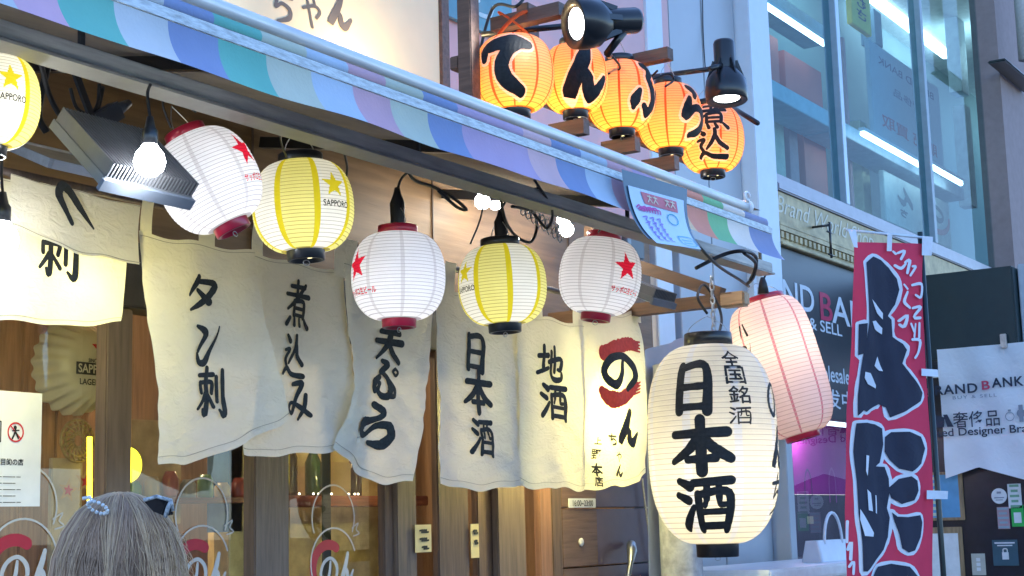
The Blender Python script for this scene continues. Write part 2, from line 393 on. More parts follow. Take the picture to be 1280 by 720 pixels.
# panelled corner of the shop to the right of the doors
xa, xb, xc = at(703, 660, Y=3.76).x, at(747, 660, Y=3.76).x, at(818, 660, Y=3.76).x
mb = MB()
zs = [.12, .55, .97, 1.40, at(747, 635, Y=3.76).z, 2.42]
for z0, z1 in zip(zs, zs[1:]): mb.box((xa, 3.76, z0 + .004), (xb - .002, 3.9, z1 - .004), bev=.003)
mb.build('wall_panel', wood('brown_panel_wood', (.13, .075, .05), 'x', var=.3), shop)
mb = MB()
for z0, z1 in zip(zs, zs[1:]): mb.box((xb, 3.765, z0 + .004), (xc, 3.9, z1 - .004), bev=.003)
mb.build('wall_panel', pm('plum_panel', (.095, .065, .085), .5, var=.2, scale=5), shop)
# room fittings seen through the glass
mb = MB()
for k in range(13):
    a = 1.9 + k * .155; mb.box((a, 4.46, .12), (a + .15, 4.5, 2.9), bev=.004)
pl = mb.build('plank_screen', wood('orange_plank_wood', (.42, .22, .10), 'z', var=.4, scale=5), shop)
p1_, p2_ = at(366, 622, Y=4.9), at(478, 622, Y=4.9)
sh = thing('wall_shelf', 'red-brown shelf edged with a string of tiny fairy lights behind the glass door', 'shelf', (p1_.x, 4.9, p1_.z))
MB().box((p1_.x - .05, 4.9, p1_.z - .04), (p2_.x + .4, 5.2, p1_.z + .01), bev=.004).build('board', wood('red_shelf_wood', (.32, .1, .05), 'x'), sh)
mb = MB()
for k in range(10):
    q = Vector((p1_.x + .03 + k * (.085 + .02 * sin(k * 2)), 4.885, p1_.z + .018)); bm = bmesh.new(); bmesh.ops.create_icosphere(bm, subdivisions=1, radius=.005)
    for v in bm.verts: v.co += q
    mb.addbm(bm)
mb.build('fairy_lights', em('fairy_light', (1, .85, .55), 5), sh)
back = MB().box((p1_.x - .2, 5.22, 1.3), (p2_.x + .5, 5.26, 2.9)).build('shelf_back', pm('yellow_wallpaper', (.55, .46, .22), .8, var=.35, scale=7), shop)  # mottled yellow backing behind the shelf
for k, (dx, hh, c, lb) in enumerate([(.12, .34, (.06, .05, .03), 'dark slim bottle at the left end of the fairy-light shelf'), (.30, .30, (.05, .09, .03), 'green bottle standing left of the box on the fairy-light shelf'), (.62, .26, (.07, .035, .02), 'brown bottle right of the box on the fairy-light shelf')]):
    q = Vector((p1_.x + dx, 5.03, p1_.z + .012)); o = MB().lathe([(.0, 0), (.04, 0), (.042, .02), (.042, hh * .55), (.016, hh * .75), (.014, hh), (0, hh)], 16, M=Matrix.Translation(q)).build('bottle', pm('bottle_glass%d' % k, c, .12, var=.1, spec=.8), None, q)
    tag(o, lb, 'bottle', 'bottles on the shelf')
q = Vector((p1_.x + .46, 5.05, p1_.z + .012)); o = MB().box(q + Vector((-.09, -.06, 0)), q + Vector((.09, .06, .17)), bev=.004).build('cardboard_box', pm('cardboard', (.45, .34, .2), .8), None, q); tag(o, 'tan cardboard box on the fairy-light shelf', 'box')
# hanging strips, a framed picture and a second shelf seen through the doors
for k, (px, py, wd, hh, col, lb) in enumerate([(282, 560, .10, .34, (.10, .18, .34), 'blue printed cloth strip hanging behind the second glass door'), (297, 575, .05, .5, (.45, .40, .2), 'narrow yellowish cloth strip at the right of the second glass door'), (196, 590, .13, .2, (.5, .36, .2), 'tan poster pinned to the planks behind the second glass door'), (408, 560, .03, .6, (.05, .06, .03), 'thin dark hanging strip behind the middle glass door')]):
    a = at(px, py, Y=4.4); o = MB().box(a + Vector((-wd, 0, -hh)), a + Vector((wd, .006, hh)), bev=.002).build('hanging_strip', pm('strip_cloth%d' % k, col, .85, var=.35, scale=9), None, a); tag(o, lb, 'hanging')
a = at(236, 622, Y=4.30); o = thing('wall_shelf', 'plain dark shelf of small goods behind the second glass door', 'shelf', a)
MB().box(a + Vector((-.3, -.02, -.02)), a + Vector((.42, .14, 0)), bev=.003).build('board', wood('dark_red_shelf', (.22, .07, .04), 'x'), o)
for k in range(7):
    q = a + Vector((-.24 + k * .095, .05, .002)); hh = .06 + .05 * ((k * 7) % 5) / 5
    b_ = MB().lathe([(0, 0), (.03, 0), (.032, .01), (.032, hh * .7), (.02, hh), (0, hh)], 14, M=Matrix.Translation(q)).build('jar', pm('jar%d' % (k % 4), ((.10, .22, .10), (.45, .35, .18), (.35, .08, .05), (.3, .3, .28))[k % 4], .3), None, q)
    tag(b_, ['dark green jar at the left end of the plain shelf', 'tan jar second from left on the plain shelf', 'red jar third from left on the plain shelf', 'grey jar in the middle of the plain shelf', 'dark green jar right of the grey jar on the plain shelf', 'tan jar second from right on the plain shelf', 'red jar at the right end of the plain shelf'][k], 'jar', 'jars on the plain shelf')
# crown cap sign
cp = at(104, 458, Y=4.25); capT = thing('bottle_cap_sign', 'giant cream bottle cap sign with red star and beer name behind the glass', 'sign', cp)
R0 = (at(127, 458, Y=4.25) - at(52, 458, Y=4.25)).x * .62
mb = MB(); n = 126
rings = [(0, -.045), (.55, -.043), (.72, -.035), (.84, -.012), (1.0, .03), (1.0, .045)]
vs = []; fs = []
for j, (r, d) in enumerate(rings):
    for k in range(n):
        a = 2 * pi * k / n; rr = r * (1 + (.045 * sin(a * 21) if j >= 4 else (.03 * sin(a * 21) if j == 3 else 0)))
        vs.append(cp + Vector((R0 * rr * cos(a), d * 1.6 - (.016 * sin(a * 21) if j == 4 else 0), R0 * rr * sin(a))))
for j in range(len(rings) - 1):
    for k in range(n): fs.append((j * n + k, j * n + (k + 1) % n, (j + 1) * n + (k + 1) % n, (j + 1) * n + k))
mb.add(vs, fs, 0, True).build('cap_shell', pm('cream_enamel', (.62, .56, .36), .35, var=.1, scale=6), capT)
pf = plane_fn(cp + Vector((0, -.074, 0)), (1, 0, 0), (0, 0, 1))
decal('star_emblem', shift(star(R0 * .3), .02, R0 * .34), pf, REDINK, capT)
decal('name_band', shift(rectp(R0 * 1.15, R0 * .26), 0, -R0 * .1), pf, INK, capT, .001)
decal('name_lettering', shift(typ('SAPPORO', R0 * 1.05, R0 * .19, .02), 0, -R0 * .1), pf, pm('cream_ink', (.7, .64, .42), .6), capT, .003)
decal('lettering', shift(typ('LAGER BEER', R0 * .95, R0 * .13, .02), 0, -R0 * .38) + shift(typ('SINCE 1876', R0 * .5, R0 * .08, .02), 0, R0 * .08), pf, INK, capT)
# neon-like strip, disc and trinkets behind the glass
a = at(112, 546, Y=4.0); b = at(112, 628, Y=4.0)
o = MB().tube([a, b], .009, 10).build('light_strip', em('yellow_light', (1, .8, .03), 2.2), None, a); tag(o, 'upright glowing yellow light strip beside the door post', 'light strip')
a = at(159, 581, Y=4.2)
o = MB().lathe([(0, -.01), (.062, -.01), (.066, 0), (.062, .01), (0, .01)], 32, M=Matrix.Translation(a) @ Matrix.Rotation(pi / 2, 4, 'X')).build('light_disc', em('yellow_disc', (1, .78, .02), 1.3), None, a); tag(o, 'round glowing yellow lamp half hidden behind the door post', 'lamp')
a = at(97, 551, Y=4.3); crest = thing('round_crest', 'round openwork golden crest on the planks below the bottle cap', 'ornament', a)
gold = pm('dull_gold', (.42, .31, .12), .4, .6, var=.3, scale=30)
mb = MB()
for r in (.075, .055, .03): mb.tube([a + Vector((r * cos(t * pi / 12), 0, r * sin(t * pi / 12))) for t in range(25)], .006, 6)
for k in range(18):
    t = k * 2 * pi / 18; mb.tube([a + Vector((r * cos(t + r * 9), -.004, r * sin(t + r * 9))) for r in (.02, .04, .06, .075)], .004, 5)
mb.build('openwork', gold, crest)
for k, (px, py, r, lb) in enumerate([(82, 613, .045, 'flat star ornament with a red centre hung on a pale board'), (104, 602, .05, 'larger straw star ornament nearest the yellow light strip')]):
    a = at(px, py, Y=4.28); st = thing('star_ornament', lb, 'ornament', a, 'star ornaments')
    f = plane_fn(a, (1, 0, 0), (0, 0, 1)); decal('star', star(r, .45, .15), f, pm('straw%d' % k, (.55, .36, .15), .8), st, .012); decal('centre', star(r * .5, .45, .15), f, REDINK, st, .014)
a = at(84, 622, Y=4.33); o = MB().box(a + Vector((-.07, 0, -.35)), a + Vector((.07, .02, .14)), bev=.003).build('hanging_board', pm('pale_board', (.5, .4, .25), .7, var=.2), None, a); tag(o, 'pale narrow board with star ornaments hung behind the glass', 'board')
# white notice on the door glass
a = at(0, 560, Y=3.795); c0 = at(52, 492, Y=3.795); c1 = at(51, 633, Y=3.795)
nt_ = thing('paper_notice', 'white smoking-rule notice with round red icon stuck to the left door glass', 'notice', (c0.x - .18, 3.793, c1.z))
wN, hN = .44, c0.z - c1.z; ctr = Vector((c0.x - wN / 2, 3.793, (c0.z + c1.z) / 2))
MB().box(ctr - Vector((wN / 2, .001, hN / 2)), ctr + Vector((wN / 2, .001, hN / 2))).build('sheet', pm('white_paper', (.74, .74, .74), .8, var=.05), nt_)
pf = plane_fn(ctr + Vector((0, -.0012, 0)), (1, 0, 0), (0, 0, 1)); e = wN / 2
ring = lambda r, wd, n=30: line([(r * cos(2 * pi * k / n), r * sin(2 * pi * k / n)) for k in range(n + 1)], wd, 1)
x_ic = e - (at(52, 539, Y=3.795).x - at(19.5, 537, Y=3.795).x)
decal('red_icon', shift(ring(.028, .005) + line([(-.02, .02), (.02, -.02)], .004), x_ic, .05), pf, REDINK, nt_)
decal('icon_figure', shift(disc(.006), x_ic - .002, .064) + shift(line([(0, .012), (-.004, -.004), (-.012, -.02)], .006) + line([(0, 0), (.01, -.018)], .006) + line([(-.012, .004), (.012, .006)], .004), x_ic, .05) + shift(line([(-.03, -.03), (.03, -.03), (.03, .03), (-.03, .03), (-.03, -.03)], .006, 1) + line([(-.02, -.01), (.02, -.01)], .008), x_ic - .085, .05), pf, INK, nt_)
decal('lettering', shift(typ('喫煙目的の店', None, .021, .02), e - .13, -.04) + sum([shift(rectp(.010 + .006 * ((k * 7) % 3), .0022), e - .20 + (k % 9) * .0165, -.085 - (k // 9) * .019) for k in range(44) if k % 9 < 8 - (k // 9) % 2], []), pf, INK, nt_)
# painted window marks: two outlined rounds with the red swash and the name
def door_mark(px, py, sc, lb):
    a = at(px, py, Y=3.797); t = thing('window_decal', lb, 'window decal', a, 'window decals of the shop name')
    f = plane_fn(a, (1, 0, 0), (0, 0, 1)); R = .125 * sc
    arc = lambda r, a0, a1, cx=0, cy=0, n=24: [(cx + r * cos(rad(a0 + (a1 - a0) * k / n)), cy + r * sin(rad(a0 + (a1 - a0) * k / n))) for k in range(n + 1)]
    W = pm('white_film', (.48, .47, .45), .6)
    decal('outline', line(arc(R, -25, 205, 0, .17 * sc), .0065, 1) + line(arc(R * 1.06, 20, 250, 0, 0), .0065, 1) + line([(.11 * sc, .13 * sc), (.15 * sc, .15 * sc), (.135 * sc, .125 * sc), (.155 * sc, .11 * sc), (.12 * sc, .1 * sc)], .005, 3), f, W, t, .001)
    decal('swash', line(arc(R * .72, 60, 200, -.03 * sc, -.02), .038 * sc, 1) + line(arc(R * .72, 220, 330, -.03 * sc, -.02), .038 * sc, 1), f, pm('red_film', (.36, .012, .03), .6), t, .0005)
    decal('lettering', shift(brush('の', .11 * sc, .12 * sc), -.03 * sc, -.03) + shift(brush('ん', .08 * sc, .11 * sc), .075 * sc, -.02), f, W, t, .0025)
door_mark(417, 704, 1.0, 'white outlined rounds with red swash and のん on the middle door glass')
door_mark(252, 706, 1.0, 'white outlined rounds with red swash partly behind the long-haired person')
door_mark(28, 704, 1.0, 'white outlined rounds with red swash below the white notice')
# small things on the wall by the doors
a = at(343 / 4 + 640, 551 / 4 + 540, Y=3.758); o = MB().lathe([(0, -.001), (.018, -.001), (.02, .006), (.016, .009), (0, .01)], 20, M=Matrix.Translation(a) @ Matrix.Rotation(pi / 2, 4, 'X')).build('wall_button', pm('cream_plastic', (.62, .57, .5), .5), None, a); tag(o, 'small round cream button on the brown wall panel', 'button')
a0, a1 = at(711, 623, Y=3.75), at(745, 632, Y=3.75); o = thing('name_plate', 'small white plate with the opening hours under the last noren panel', 'plate', a0)
MB().box((a0.x, 3.75, a1.z - .01), (a1.x, 3.756, a0.z), bev=.002).build('plate', pm('off_white_plate', (.6, .58, .55), .6), o)
decal('lettering', typ('16:00~23:00', (a1.x - a0.x) * .75, None, .01), plane_fn(((a0.x + a1.x) / 2, 3.749, (a0.z + a1.z - .01) / 2), (1, 0, 0), (0, 0, 1)), INK, o)
h0, h1, h2 = at(785, 722, Y=3.68), at(788, 705, Y=3.68), at(790, 688, Y=3.68)
o = MB().tube([h0 + Vector((0, 0, -.5)), h0, h1, h2, at(789, 681, Y=3.7), at(788, 679, Y=3.74)], [.012, .012, .013, .026, .024, .012], 14).build('pull_handle', STEEL, None, h0); tag(o, 'shiny steel handle with a rounded head on the plum wall', 'handle')
cable([at(803, 598, Y=3.74), at(808, 640, Y=3.74), at(815, 690, Y=3.74), at(828, 716, Y=3.74), at(830, 760, Y=3.74)], .006, 'thin grey conduit running down the edge of the plum wall', GREYAL, name='wall_conduit', cat='conduit')
for px, py, wd, hh, lb, tx in [(529, 673, 20, 34, 'yellowed paper label with writing between the door posts', ['-', '-']), (593.5, 676, 10, 42, 'narrow yellow paper strip edge-on beside the right door post', ['-'])]:
    a = at(px, py, Y=3.73); b = at(px + wd / 2, py, Y=3.73); W2 = b.x - a.x; H2 = hh * depth(a) / FPX
    o = thing('paper_label', lb, 'label', a, 'yellow paper labels on the doors')
    MB().box((a.x - W2, 3.729, a.z - H2 / 2), (a.x + W2, 3.731, a.z + H2 / 2)).build('paper', pm('yellow_paper', (.62, .5, .24), .8), o)
    decal('lettering', sum([shift(line([(-.3 * W2, 0), (.1 * W2, .02 * H2), (-.1 * W2, -.06 * H2), (.3 * W2, -.05 * H2)], .07 * H2), (.35 - .3 * (k % 3)) * W2 * .8, H2 * (.28 - .3 * (k // 3))) for k in range(3 * len(tx) + 2)], []), plane_fn((a.x, 3.728, a.z), (1, 0, 0), (0, 0, 1)), INK, o)
# shop sign over the awning
a, b = at(250, 60, Y=3.74), at(545, 60, Y=3.74)
sg = thing('shop_sign', 'cream illuminated shop sign with brushed name above the awning', 'shop sign', (a.x, 3.74, 3.14))
MB().box((2.0, 3.72, 3.15), (b.x, 3.79, 4.6), bev=.004).build('board', pm('cream_board', (.80, .64, .40), .5, var=.06, scale=3), sg)
MB().box((b.x + .001, 3.71, 3.1), (b.x + .065, 3.795, 4.6), bev=.005).build('frame_post', BARWOOD, sg)
SIGNINK = pm('brown_grey_ink', (.13, .11, .1), .7)
mb = []
o0 = at(385, 15, Y=3.72); pf = plane_fn((o0.x, 3.719, o0.z), (1, 0, 0), (0, 0, 1))
for ch, px, py, wp, hp in (('ち', 352, 8, 34, 46), ('ゃ', 390, 16, 26, 40), ('ん', 424, 16, 30, 42), ('の', 292, -48, 50, 60), ('ん', 330, -46, 40, 50)):
    c = at(px, py, Y=3.72); W2 = (at(px + wp / 2, py, Y=3.72).x - c.x) * 2; H2 = hp * depth(c) / FPX
    mb += shift(brush(ch, W2, H2, bold=1.15), c.x - o0.x, c.z - o0.z)
decal('lettering', mb, pf, SIGNINK, sg)
# glass strip and pink strip right of the sign, brown post
a, b = at(557, 30, Y=3.78).x, at(592, 30, Y=3.78).x
gw = thing('patterned_window', 'narrow window with pale leaf pattern right of the cream sign', 'window', (a, 3.78, 3.86))
MB().box((a, 3.77, 3.86), (at(640, 20, Y=3.77).x, 3.795, 4.7)).build('pane', pm('teal_film', (.13, .30, .36), .15, var=.2, scale=4), gw)
decal('leaf_pattern', sum([shift(line([(0, 0), (.03 * (-1) ** k, .06), (0, .13)], .022), (k % 4) * .12 - .2, (k // 4) * .14 - .1, k * .7) for k in range(16)], []), plane_fn(((a + b) / 2 + .1, 3.769, 4.1), (1, 0, 0), (0, 0, 1)), pm('pale_leaf_film', (.5, .65, .68), .5), gw)

# ------------------------------------------------------------------ neighbour: grey clad corner, then the glass-fronted shop
nb = thing('clad_building', 'plain grey-blue metal-clad wall between the wooden shop and the glass shop front', 'building', (7.6, 3.8, .12))
CLAD = pm('grey_cladding', (.42, .45, .48), .45, .1, var=.05, scale=2)
CLADP = pm('pale_cladding_strip', (.60, .66, .72), .4, .1, var=.04)
xs = [7.555, at(806, 50, Y=3.8).x, at(826, 50, Y=3.8).x, at(878, 50, Y=3.8).x, at(921, 90, Y=3.8).x]
XB = 8.80
mb = MB(); mb.box((XR + .003, 3.86, .12), (XB, 6, 9))
mb.build('wall_core', CLAD, nb)
mb = MB()
for x0, x1 in ((7.3, xs[1] - .01), (xs[2] + .01, xs[3] - .006), (xs[3] + .006, xs[4] - .01)): 
    if x1 > 7.56: mb.box((max(x0, 7.56), 3.8, .12), (x1, 3.859, 9), bev=.004)
mb.build('cladding_panel', CLAD, nb)
MB().box((xs[1], 3.785, .12), (xs[2], 3.859, 9), bev=.004).build('cover_strip', CLADP, nb)
MB().box((xs[4], 3.70, 2.1), (XB - .02, 3.859, 9), bev=.006).build('corner_column', CLADP, nb)

bb = thing('glass_shop_building', 'glass-fronted shop building with dark sign band on the right', 'building', (11, 3.8, .12))
FR = pm('blue_grey_frame', (.45, .52, .58), .35, .4, var=.08)
SZ = 3.74                                     # window sill
YB = 3.80
MB().box((XB, YB + .02, 3.62), (24.0, 6.5, SZ)).build('floor_slab', pm('slab_soffit', (.30, .29, .3), .6), bb)
mb = MB(); mb.box((XB, YB - .10, 3.66), (13.95, YB + .02, SZ - .03), bev=.008); mb.box((XB, YB - .05, SZ - .03), (13.95, YB + .02, SZ + .05), bev=.006)
mb.build('sill_beam', pm('mauve_grey_metal', (.36, .35, .39), .4, .3, var=.1), bb)
MB().box((XB, YB - .055, SZ - .045), (13.95, YB - .051, SZ - .032)).build('sill_gasket', BLACKRUB, bb)
mx = [XB + .02, at(1046, 150, Y=YB).x, at(1153, 150, Y=YB).x, at(1243, 100, Y=YB).x]
for k, x in enumerate(mx):
    MB().box((x - .035, YB - .05, SZ + .05), (x + .035, YB + .05, 9), bev=.004).build('mullion', FR if k != 2 else pm('thin_mullion', (.3, .36, .4), .4), bb)
wg = glassmat('shop_window_glass', (.70, .85, .88), .5, 1.5, .0)
for x0, x1 in zip(mx, mx[1:]): MB().box((x0 + .036, YB - .005, SZ + .05), (x1 - .036, YB + .005, 9)).build('window_pane', wg, bb)
# upper room behind the glass
mb = MB(); mb.box((XB, 5.7, SZ), (24, 5.8, 9)).box((XB - .06, YB + .06, SZ), (XB, 5.8, 9)).box((23.94, YB + .06, SZ), (24.0, 5.8, 9))
mb.build('room_wall', pm('pale_teal_wall', (.28, .37, .39), .7, var=.1, scale=1), bb)
MB().box((XB, YB + .06, 7.3), (24, 5.7, 7.4)).build('room_ceiling', pm('white_ceiling', (.72, .75, .75), .7), bb)
RAIL = pm('pale_blue_board', (.55, .64, .70), .5)
def inside(px0, py0, px1, py1, Y, hgt, mat, nm, dep=.3):
    a, b = at(px0, py0, Y=Y), at(px1, py1, Y=Y); z = (a.z + b.z) / 2
    return MB().box((a.x, Y, z - hgt / 2), (b.x, Y + dep, z + hgt / 2), bev=.005).build(nm, mat, bb)
inside(940, 100, 1042, 148, 4.5, .14, RAIL, 'display_shelf'); inside(1045, 165, 1205, 235, 4.5, .12, RAIL, 'display_shelf')
inside(930, -10, 1040, 30, 5.0, .12, RAIL, 'display_shelf')
REDB = pm('faded_red_panel', (.62, .17, .13), .6, var=.15, scale=2)
for x0, x1, y0, y1, m in ((958, 976, 40, 118, REDB), (980, 1030, 62, 150, REDB), (985, 1002, 150, 262, pm('mauve_panel', (.4, .25, .28), .6)), (1004, 1038, 162, 280, REDB), (946, 984, 130, 240, pm('cream_panel', (.6, .6, .5), .6)), (1056, 1068, 48, 290, pm('rose_panel', (.55, .33, .33), .6)), (1074, 1092, 150, 290, pm('pale_yellow_panel', (.6, .58, .36), .6)), (1196, 1212, 20, 120, pm('bluewhite_panel', (.6, .68, .75), .6)), (1206, 1222, 130, 260, pm('bluewhite_panel', (.6, .68, .75), .6)), (1092, 1104, 10, 60, pm('slate_panel', (.2, .27, .33), .6))):
    a, b = at(x0, y0, Y=4.85), at(x1, y1, Y=4.85); MB().box((a.x, 4.85, b.z), (b.x, 5.0, a.z), bev=.004).build('display_panel', m, bb)
tube_m = em('tube_light', (.92, 1, .98), 3)
TL = []
for k, (x0, y0, x1, y1, Y, lb) in enumerate([(938, -5, 1029, 40, 4.7, 'slim white tube light at the top left of the upper window'), (1078, 167, 1151, 203, 4.35, 'slim white tube light above the reflected sign with a circle'), (1161, 207, 1201, 226, 4.35, 'short white tube light right of the thin mullion'), (1085, -8, 1180, 46, 5.4, 'broad white light panel at the top of the middle window')]):
    a, b = at(x0, y0, Y=Y), at(x1, y1, Y=Y); z = a.z
    t = thing('tube_light', lb, 'light', (a.x, Y, z), 'tube lights in the upper window')
    r = .022 if k < 3 else .07
    MB().tube([Vector((a.x, Y, z)), Vector((b.x, Y, z))], r, 10).build('tube', tube_m, t); MB().box((a.x - .02, Y - r * 1.2, z + r * .9), (b.x + .02, Y + r * 1.2, z + r * 1.4 + .02)).build('batten', WHITEPL, t)
for x, y in ((10.5, 4.9), (14, 4.9), (17.5, 4.9), (21, 4.9)): lamp('ceiling_lamp', (x, y, 6.9), 10, (.85, 1, .98), .3, bb)
# boards behind the upper window; pale ones stand in for reflections in its glass
def back_board(nm, px0, py0, px1, py1, Y, mat, lb, items):
    a, b = at(px0, py0, Y=Y), at(px1, py1, Y=Y); cx = (a.x + b.x) / 2; cz = (a.z + b.z) / 2; W2 = b.x - a.x; H2 = a.z - b.z
    t = thing(nm, lb, 'sign', (cx, Y, b.z))
    MB().box((a.x, Y, b.z), (b.x, Y + .05, a.z), bev=.006).build('board', mat, t)
    f0 = plane_fn((cx, Y - .001, cz), (1, 0, 0), (0, 0, 1)); f = lambda u, v, h: f0(-u, v, h)   # reversed left to right
    for nm2, lay, m in items(W2, H2): decal(nm2, lay, f, m, t)
PALEB = pm('pale_blue_reflection', (.42, .54, .62), .4, var=.05)
back_board('sign_reflection', 1086, 48, 1182, 232, 4.7, PALEB, 'large pale blue board standing in for a sign reflected in the window', lambda W2, H2: [
    ('lettering', shift(typ('BRAND BANK', W2 * .8, H2 * .07, .01), 0, H2 * .36) + shift(typ('奢侈品', W2 * .4, H2 * .08, .0), .02, H2 * .14), pm('navy_reflected_ink', (.1, .14, .22), .6)),
    ('red_lettering', shift(typ('販売 買取', W2 * .8, H2 * .13, .02), 0, -H2 * .2), pm('brick_reflected_ink', (.45, .2, .22), .6))])
back_board('yellow_sign', 1060, -60, 1090, 46, 4.4, pm('yellow_acrylic', (.8, .6, .03), .5), 'tall yellow sign hanging behind the glass beside the first mullion', lambda W2, H2: [
    ('lettering', shift(typ('む', W2 * .5, H2 * .14, .02), 0, -H2 * .12) + shift(typ('し', W2 * .5, H2 * .14, .02), 0, H2 * .06) + shift(typ('さ', W2 * .5, H2 * .14, .02), 0, -H2 * .29), INK)])
back_board('logo_reflection', 1104, 212, 1190, 312, 4.6, pm('pale_green_reflection', (.55, .64, .62), .4), 'pale board standing in for a reflected のん sign with red swash', lambda W2, H2: [
    ('swash', line([(-.28 * W2 + .2 * W2 * cos(t * pi / 8), .1 * H2 - .34 * H2 * sin(t * pi / 8)) for t in range(0, 9)], .06), pm('pale_red', (.6, .25, .25), .6)),
    ('lettering', shift(brush('の', W2 * .3, H2 * .36), -W2 * .25, H2 * .14) + shift(brush('ん', W2 * .24, H2 * .32), W2 * .2, H2 * .14) + shift(brush('ち', W2 * .13, H2 * .15), W2 * .24, -H2 * .2), pm('grey_reflected_ink', (.16, .2, .22), .6))])
# right-hand brown column and the box on it
MB().box((13.96, 3.62, .12), (19, 3.855, 9)).build('brown_column', pm('brown_render', (.30, .22, .21), .7, var=.1), bb)
a, b = at(1257, 72, Y=3.45), at(1300, 112, Y=3.45); o = MB().box((a.x, 3.45, b.z), (b.x, 3.615, a.z), bev=.01).build('wall_box', BLACKPL, None, (a.x, 3.45, b.z)); tag(o, 'black box lamp mounted high on the brown column', 'wall box')
a = at(1278, 30, Y=3.4); o = MB().tube([a + Vector((0, 0, -.35)), a + Vector((0, 0, 1.2))], .06, 12).build('drain_pipe', pm('pale_pipe', (.55, .52, .5), .6, bump=.4, scale=40), None, a); tag(o, 'pale lagged pipe on the brown column above the black box', 'pipe')
# gold frieze
fz0, fz1 = at(945, 258, Y=3.74), at(1075, 345, Y=3.74)
FZ = pm('antique_gold', (.42, .34, .18), .5, .3, var=.35, scale=9)
fz = thing('gold_frieze', 'ornate gold moulded frieze with script lettering above the dark sign', 'frieze', (8.75, 3.72, 3.3))
mb = MB(); X1 = 13.9
mb.box((8.785, 3.72, 3.45), (X1, 3.82, 3.655)); mb.box((8.785, 3.70, 3.43), (X1, 3.719, 3.452), bev=.003); mb.box((8.785, 3.70, 3.40), (X1, 3.80, 3.428)); mb.box((8.785, 3.69, 3.305), (X1, 3.80, 3.325), bev=.004); mb.box((8.785, 3.715, 3.327), (X1, 3.80, 3.398))
k = 8.80
while k < 12: mb.box((k, 3.70, 3.352), (k + .04, 3.714, 3.392)); k += .075
mb.build('moulding', FZ, fz)
decal('lettering', typ('Brand World Shop', 1.75, .15, .0, shear=.35), plane_fn((9.65, 3.719, 3.555), (1, 0, 0), (0, 0, 1)), pm('pale_gold', (.62, .58, .44), .5), fz)
mb = MB(); q = at(1038, 300, Y=3.6)
mb.tube([q + Vector((0, 0, .12)), q + Vector((0, 0, -.12))], .008, 6); mb.tube([q + Vector((-.05, 0, .05)), q + Vector((.05, 0, .05))], .006, 6); mb.tube([q + Vector((-.05, 0, -.1)), q + Vector((.05, 0, -.1))], .006, 6); mb.tube([q + Vector((0, 0, .1)), q + Vector((0, .12, .1))], .008, 6)
o = mb.build('sign_bracket', BLACKPL, None, q); tag(o, 'small black iron bracket in front of the gold frieze', 'bracket')
# dark sign band
sb = thing('sign_band', 'dark navy sign band with large pale lettering below the gold frieze', 'sign', (8.75, 3.72, 2.26))
NAVY = pm('navy_panel', (.046, .049, .056), .35, var=.08, scale=3)
MB().box((8.785, 3.73, 2.24), (13.9, 3.80, 3.30), bev=.004).build('panel', NAVY, sb)
def on_band(txts, name, mat):
    lay = []; o0 = Vector((9.4, 3.729, 2.8))
    for t, x0, x1, py, hp in txts:
        xm = (x0 + x1) / 2; c = at(xm, py, Y=3.73); W2 = at(x1, py, Y=3.73).x - at(x0, py, Y=3.73).x; H2 = hp * depth(c) / FPX
        lay += shift(typ(t, W2, H2, .012), c.x - o0.x, c.z - o0.z)
    decal(name, lay, plane_fn(o0, (1, 0, 0), (0, 0, 1)), mat, sb)
SIGNW = pm('sign_white', (.62, .67, .72), .5)
zc = 2.98
def run(txts, z, ht, x0, gap, name, mat):
    pass
on_band([('RAND', 944, 1018, 366, 34), ('ANK', 1041, 1105, 395, 34)], 'lettering', SIGNW)
on_band([('B', 1025, 1040, 384, 35)], 'red_letter', pm('sign_red', (.45, .02, .08), .5))
on_band([('BUY & SELL', 980, 1053, 405, 15), ('Wholesale', 1008, 1062, 467, 20), ('批发中心', 1016, 1085, 500, 24)], 'small_lettering', SIGNW)
# lit shop window under the band
x0, x1 = at(982, 620, Y=3.8).x, at(1075, 620, Y=3.8).x
MB().box((XB - .02, 3.74, .12), (x0, 3.86, 2.24), bev=.005).build('pier', CLAD, bb)
mb = MB(); mb.box((x0, 3.76, .9), (x0 + .05, 3.84, 2.24), bev=.004); mb.box((x1 + .45, 3.76, .12), (x1 + .5, 3.84, 2.24)); mb.box((x0, 3.76, .12), (x1 + .5, 3.84, .9))
mb.build('window_frame', pm('plum_frame', (.12, .08, .13), .4), bb)
MB().box((x0 + .05, 3.79, .9), (x1 + .45, 3.796, 2.24)).build('window_pane', glassmat('low_glass', (.9, .88, .92), 1, 1.45, .03), bb)
mg = thing('magenta_poster', 'large magenta fading poster behind the lower shop window', 'poster', (x0, 4.0, .9))
zb = at(1020, 618, Y=4.0).z
MB().box((x0 - .1, 4.0, zb), (x1 + .6, 4.02, 2.24)).build('magenta_sheet', pm('magenta_paper', (.42, .05, .32), .6, var=.25, scale=2), mg)
MB().box((x0 - .1, 4.0, .7), (x1 + .6, 4.02, zb - .002)).build('grey_sheet', pm('grey_print', (.12, .13, .15), .6, var=.3, scale=4), mg)
for k, (px, py) in enumerate(((1013, 600), (1043, 598))):
    c = at(px, py, Y=3.98); decal('printed_handle', line([(-.06, -.16), (-.055, 0), (0, .07), (.055, 0), (.06, -.16)], .016), plane_fn((c.x, 3.999, c.z), (1, 0, 0), (0, 0, 1)), pm('mauve_print%d' % k, ((.16, .08, .2), (.5, .16, .42))[k], .6), mg)
c = at(1016, 650, Y=3.98); decal('tag_print', rectp(.11, .05), plane_fn((c.x, 3.999, c.z), (1, 0, 0), (0, 0, 1)), pm('tag_yellow', (.5, .48, .3), .6), mg)
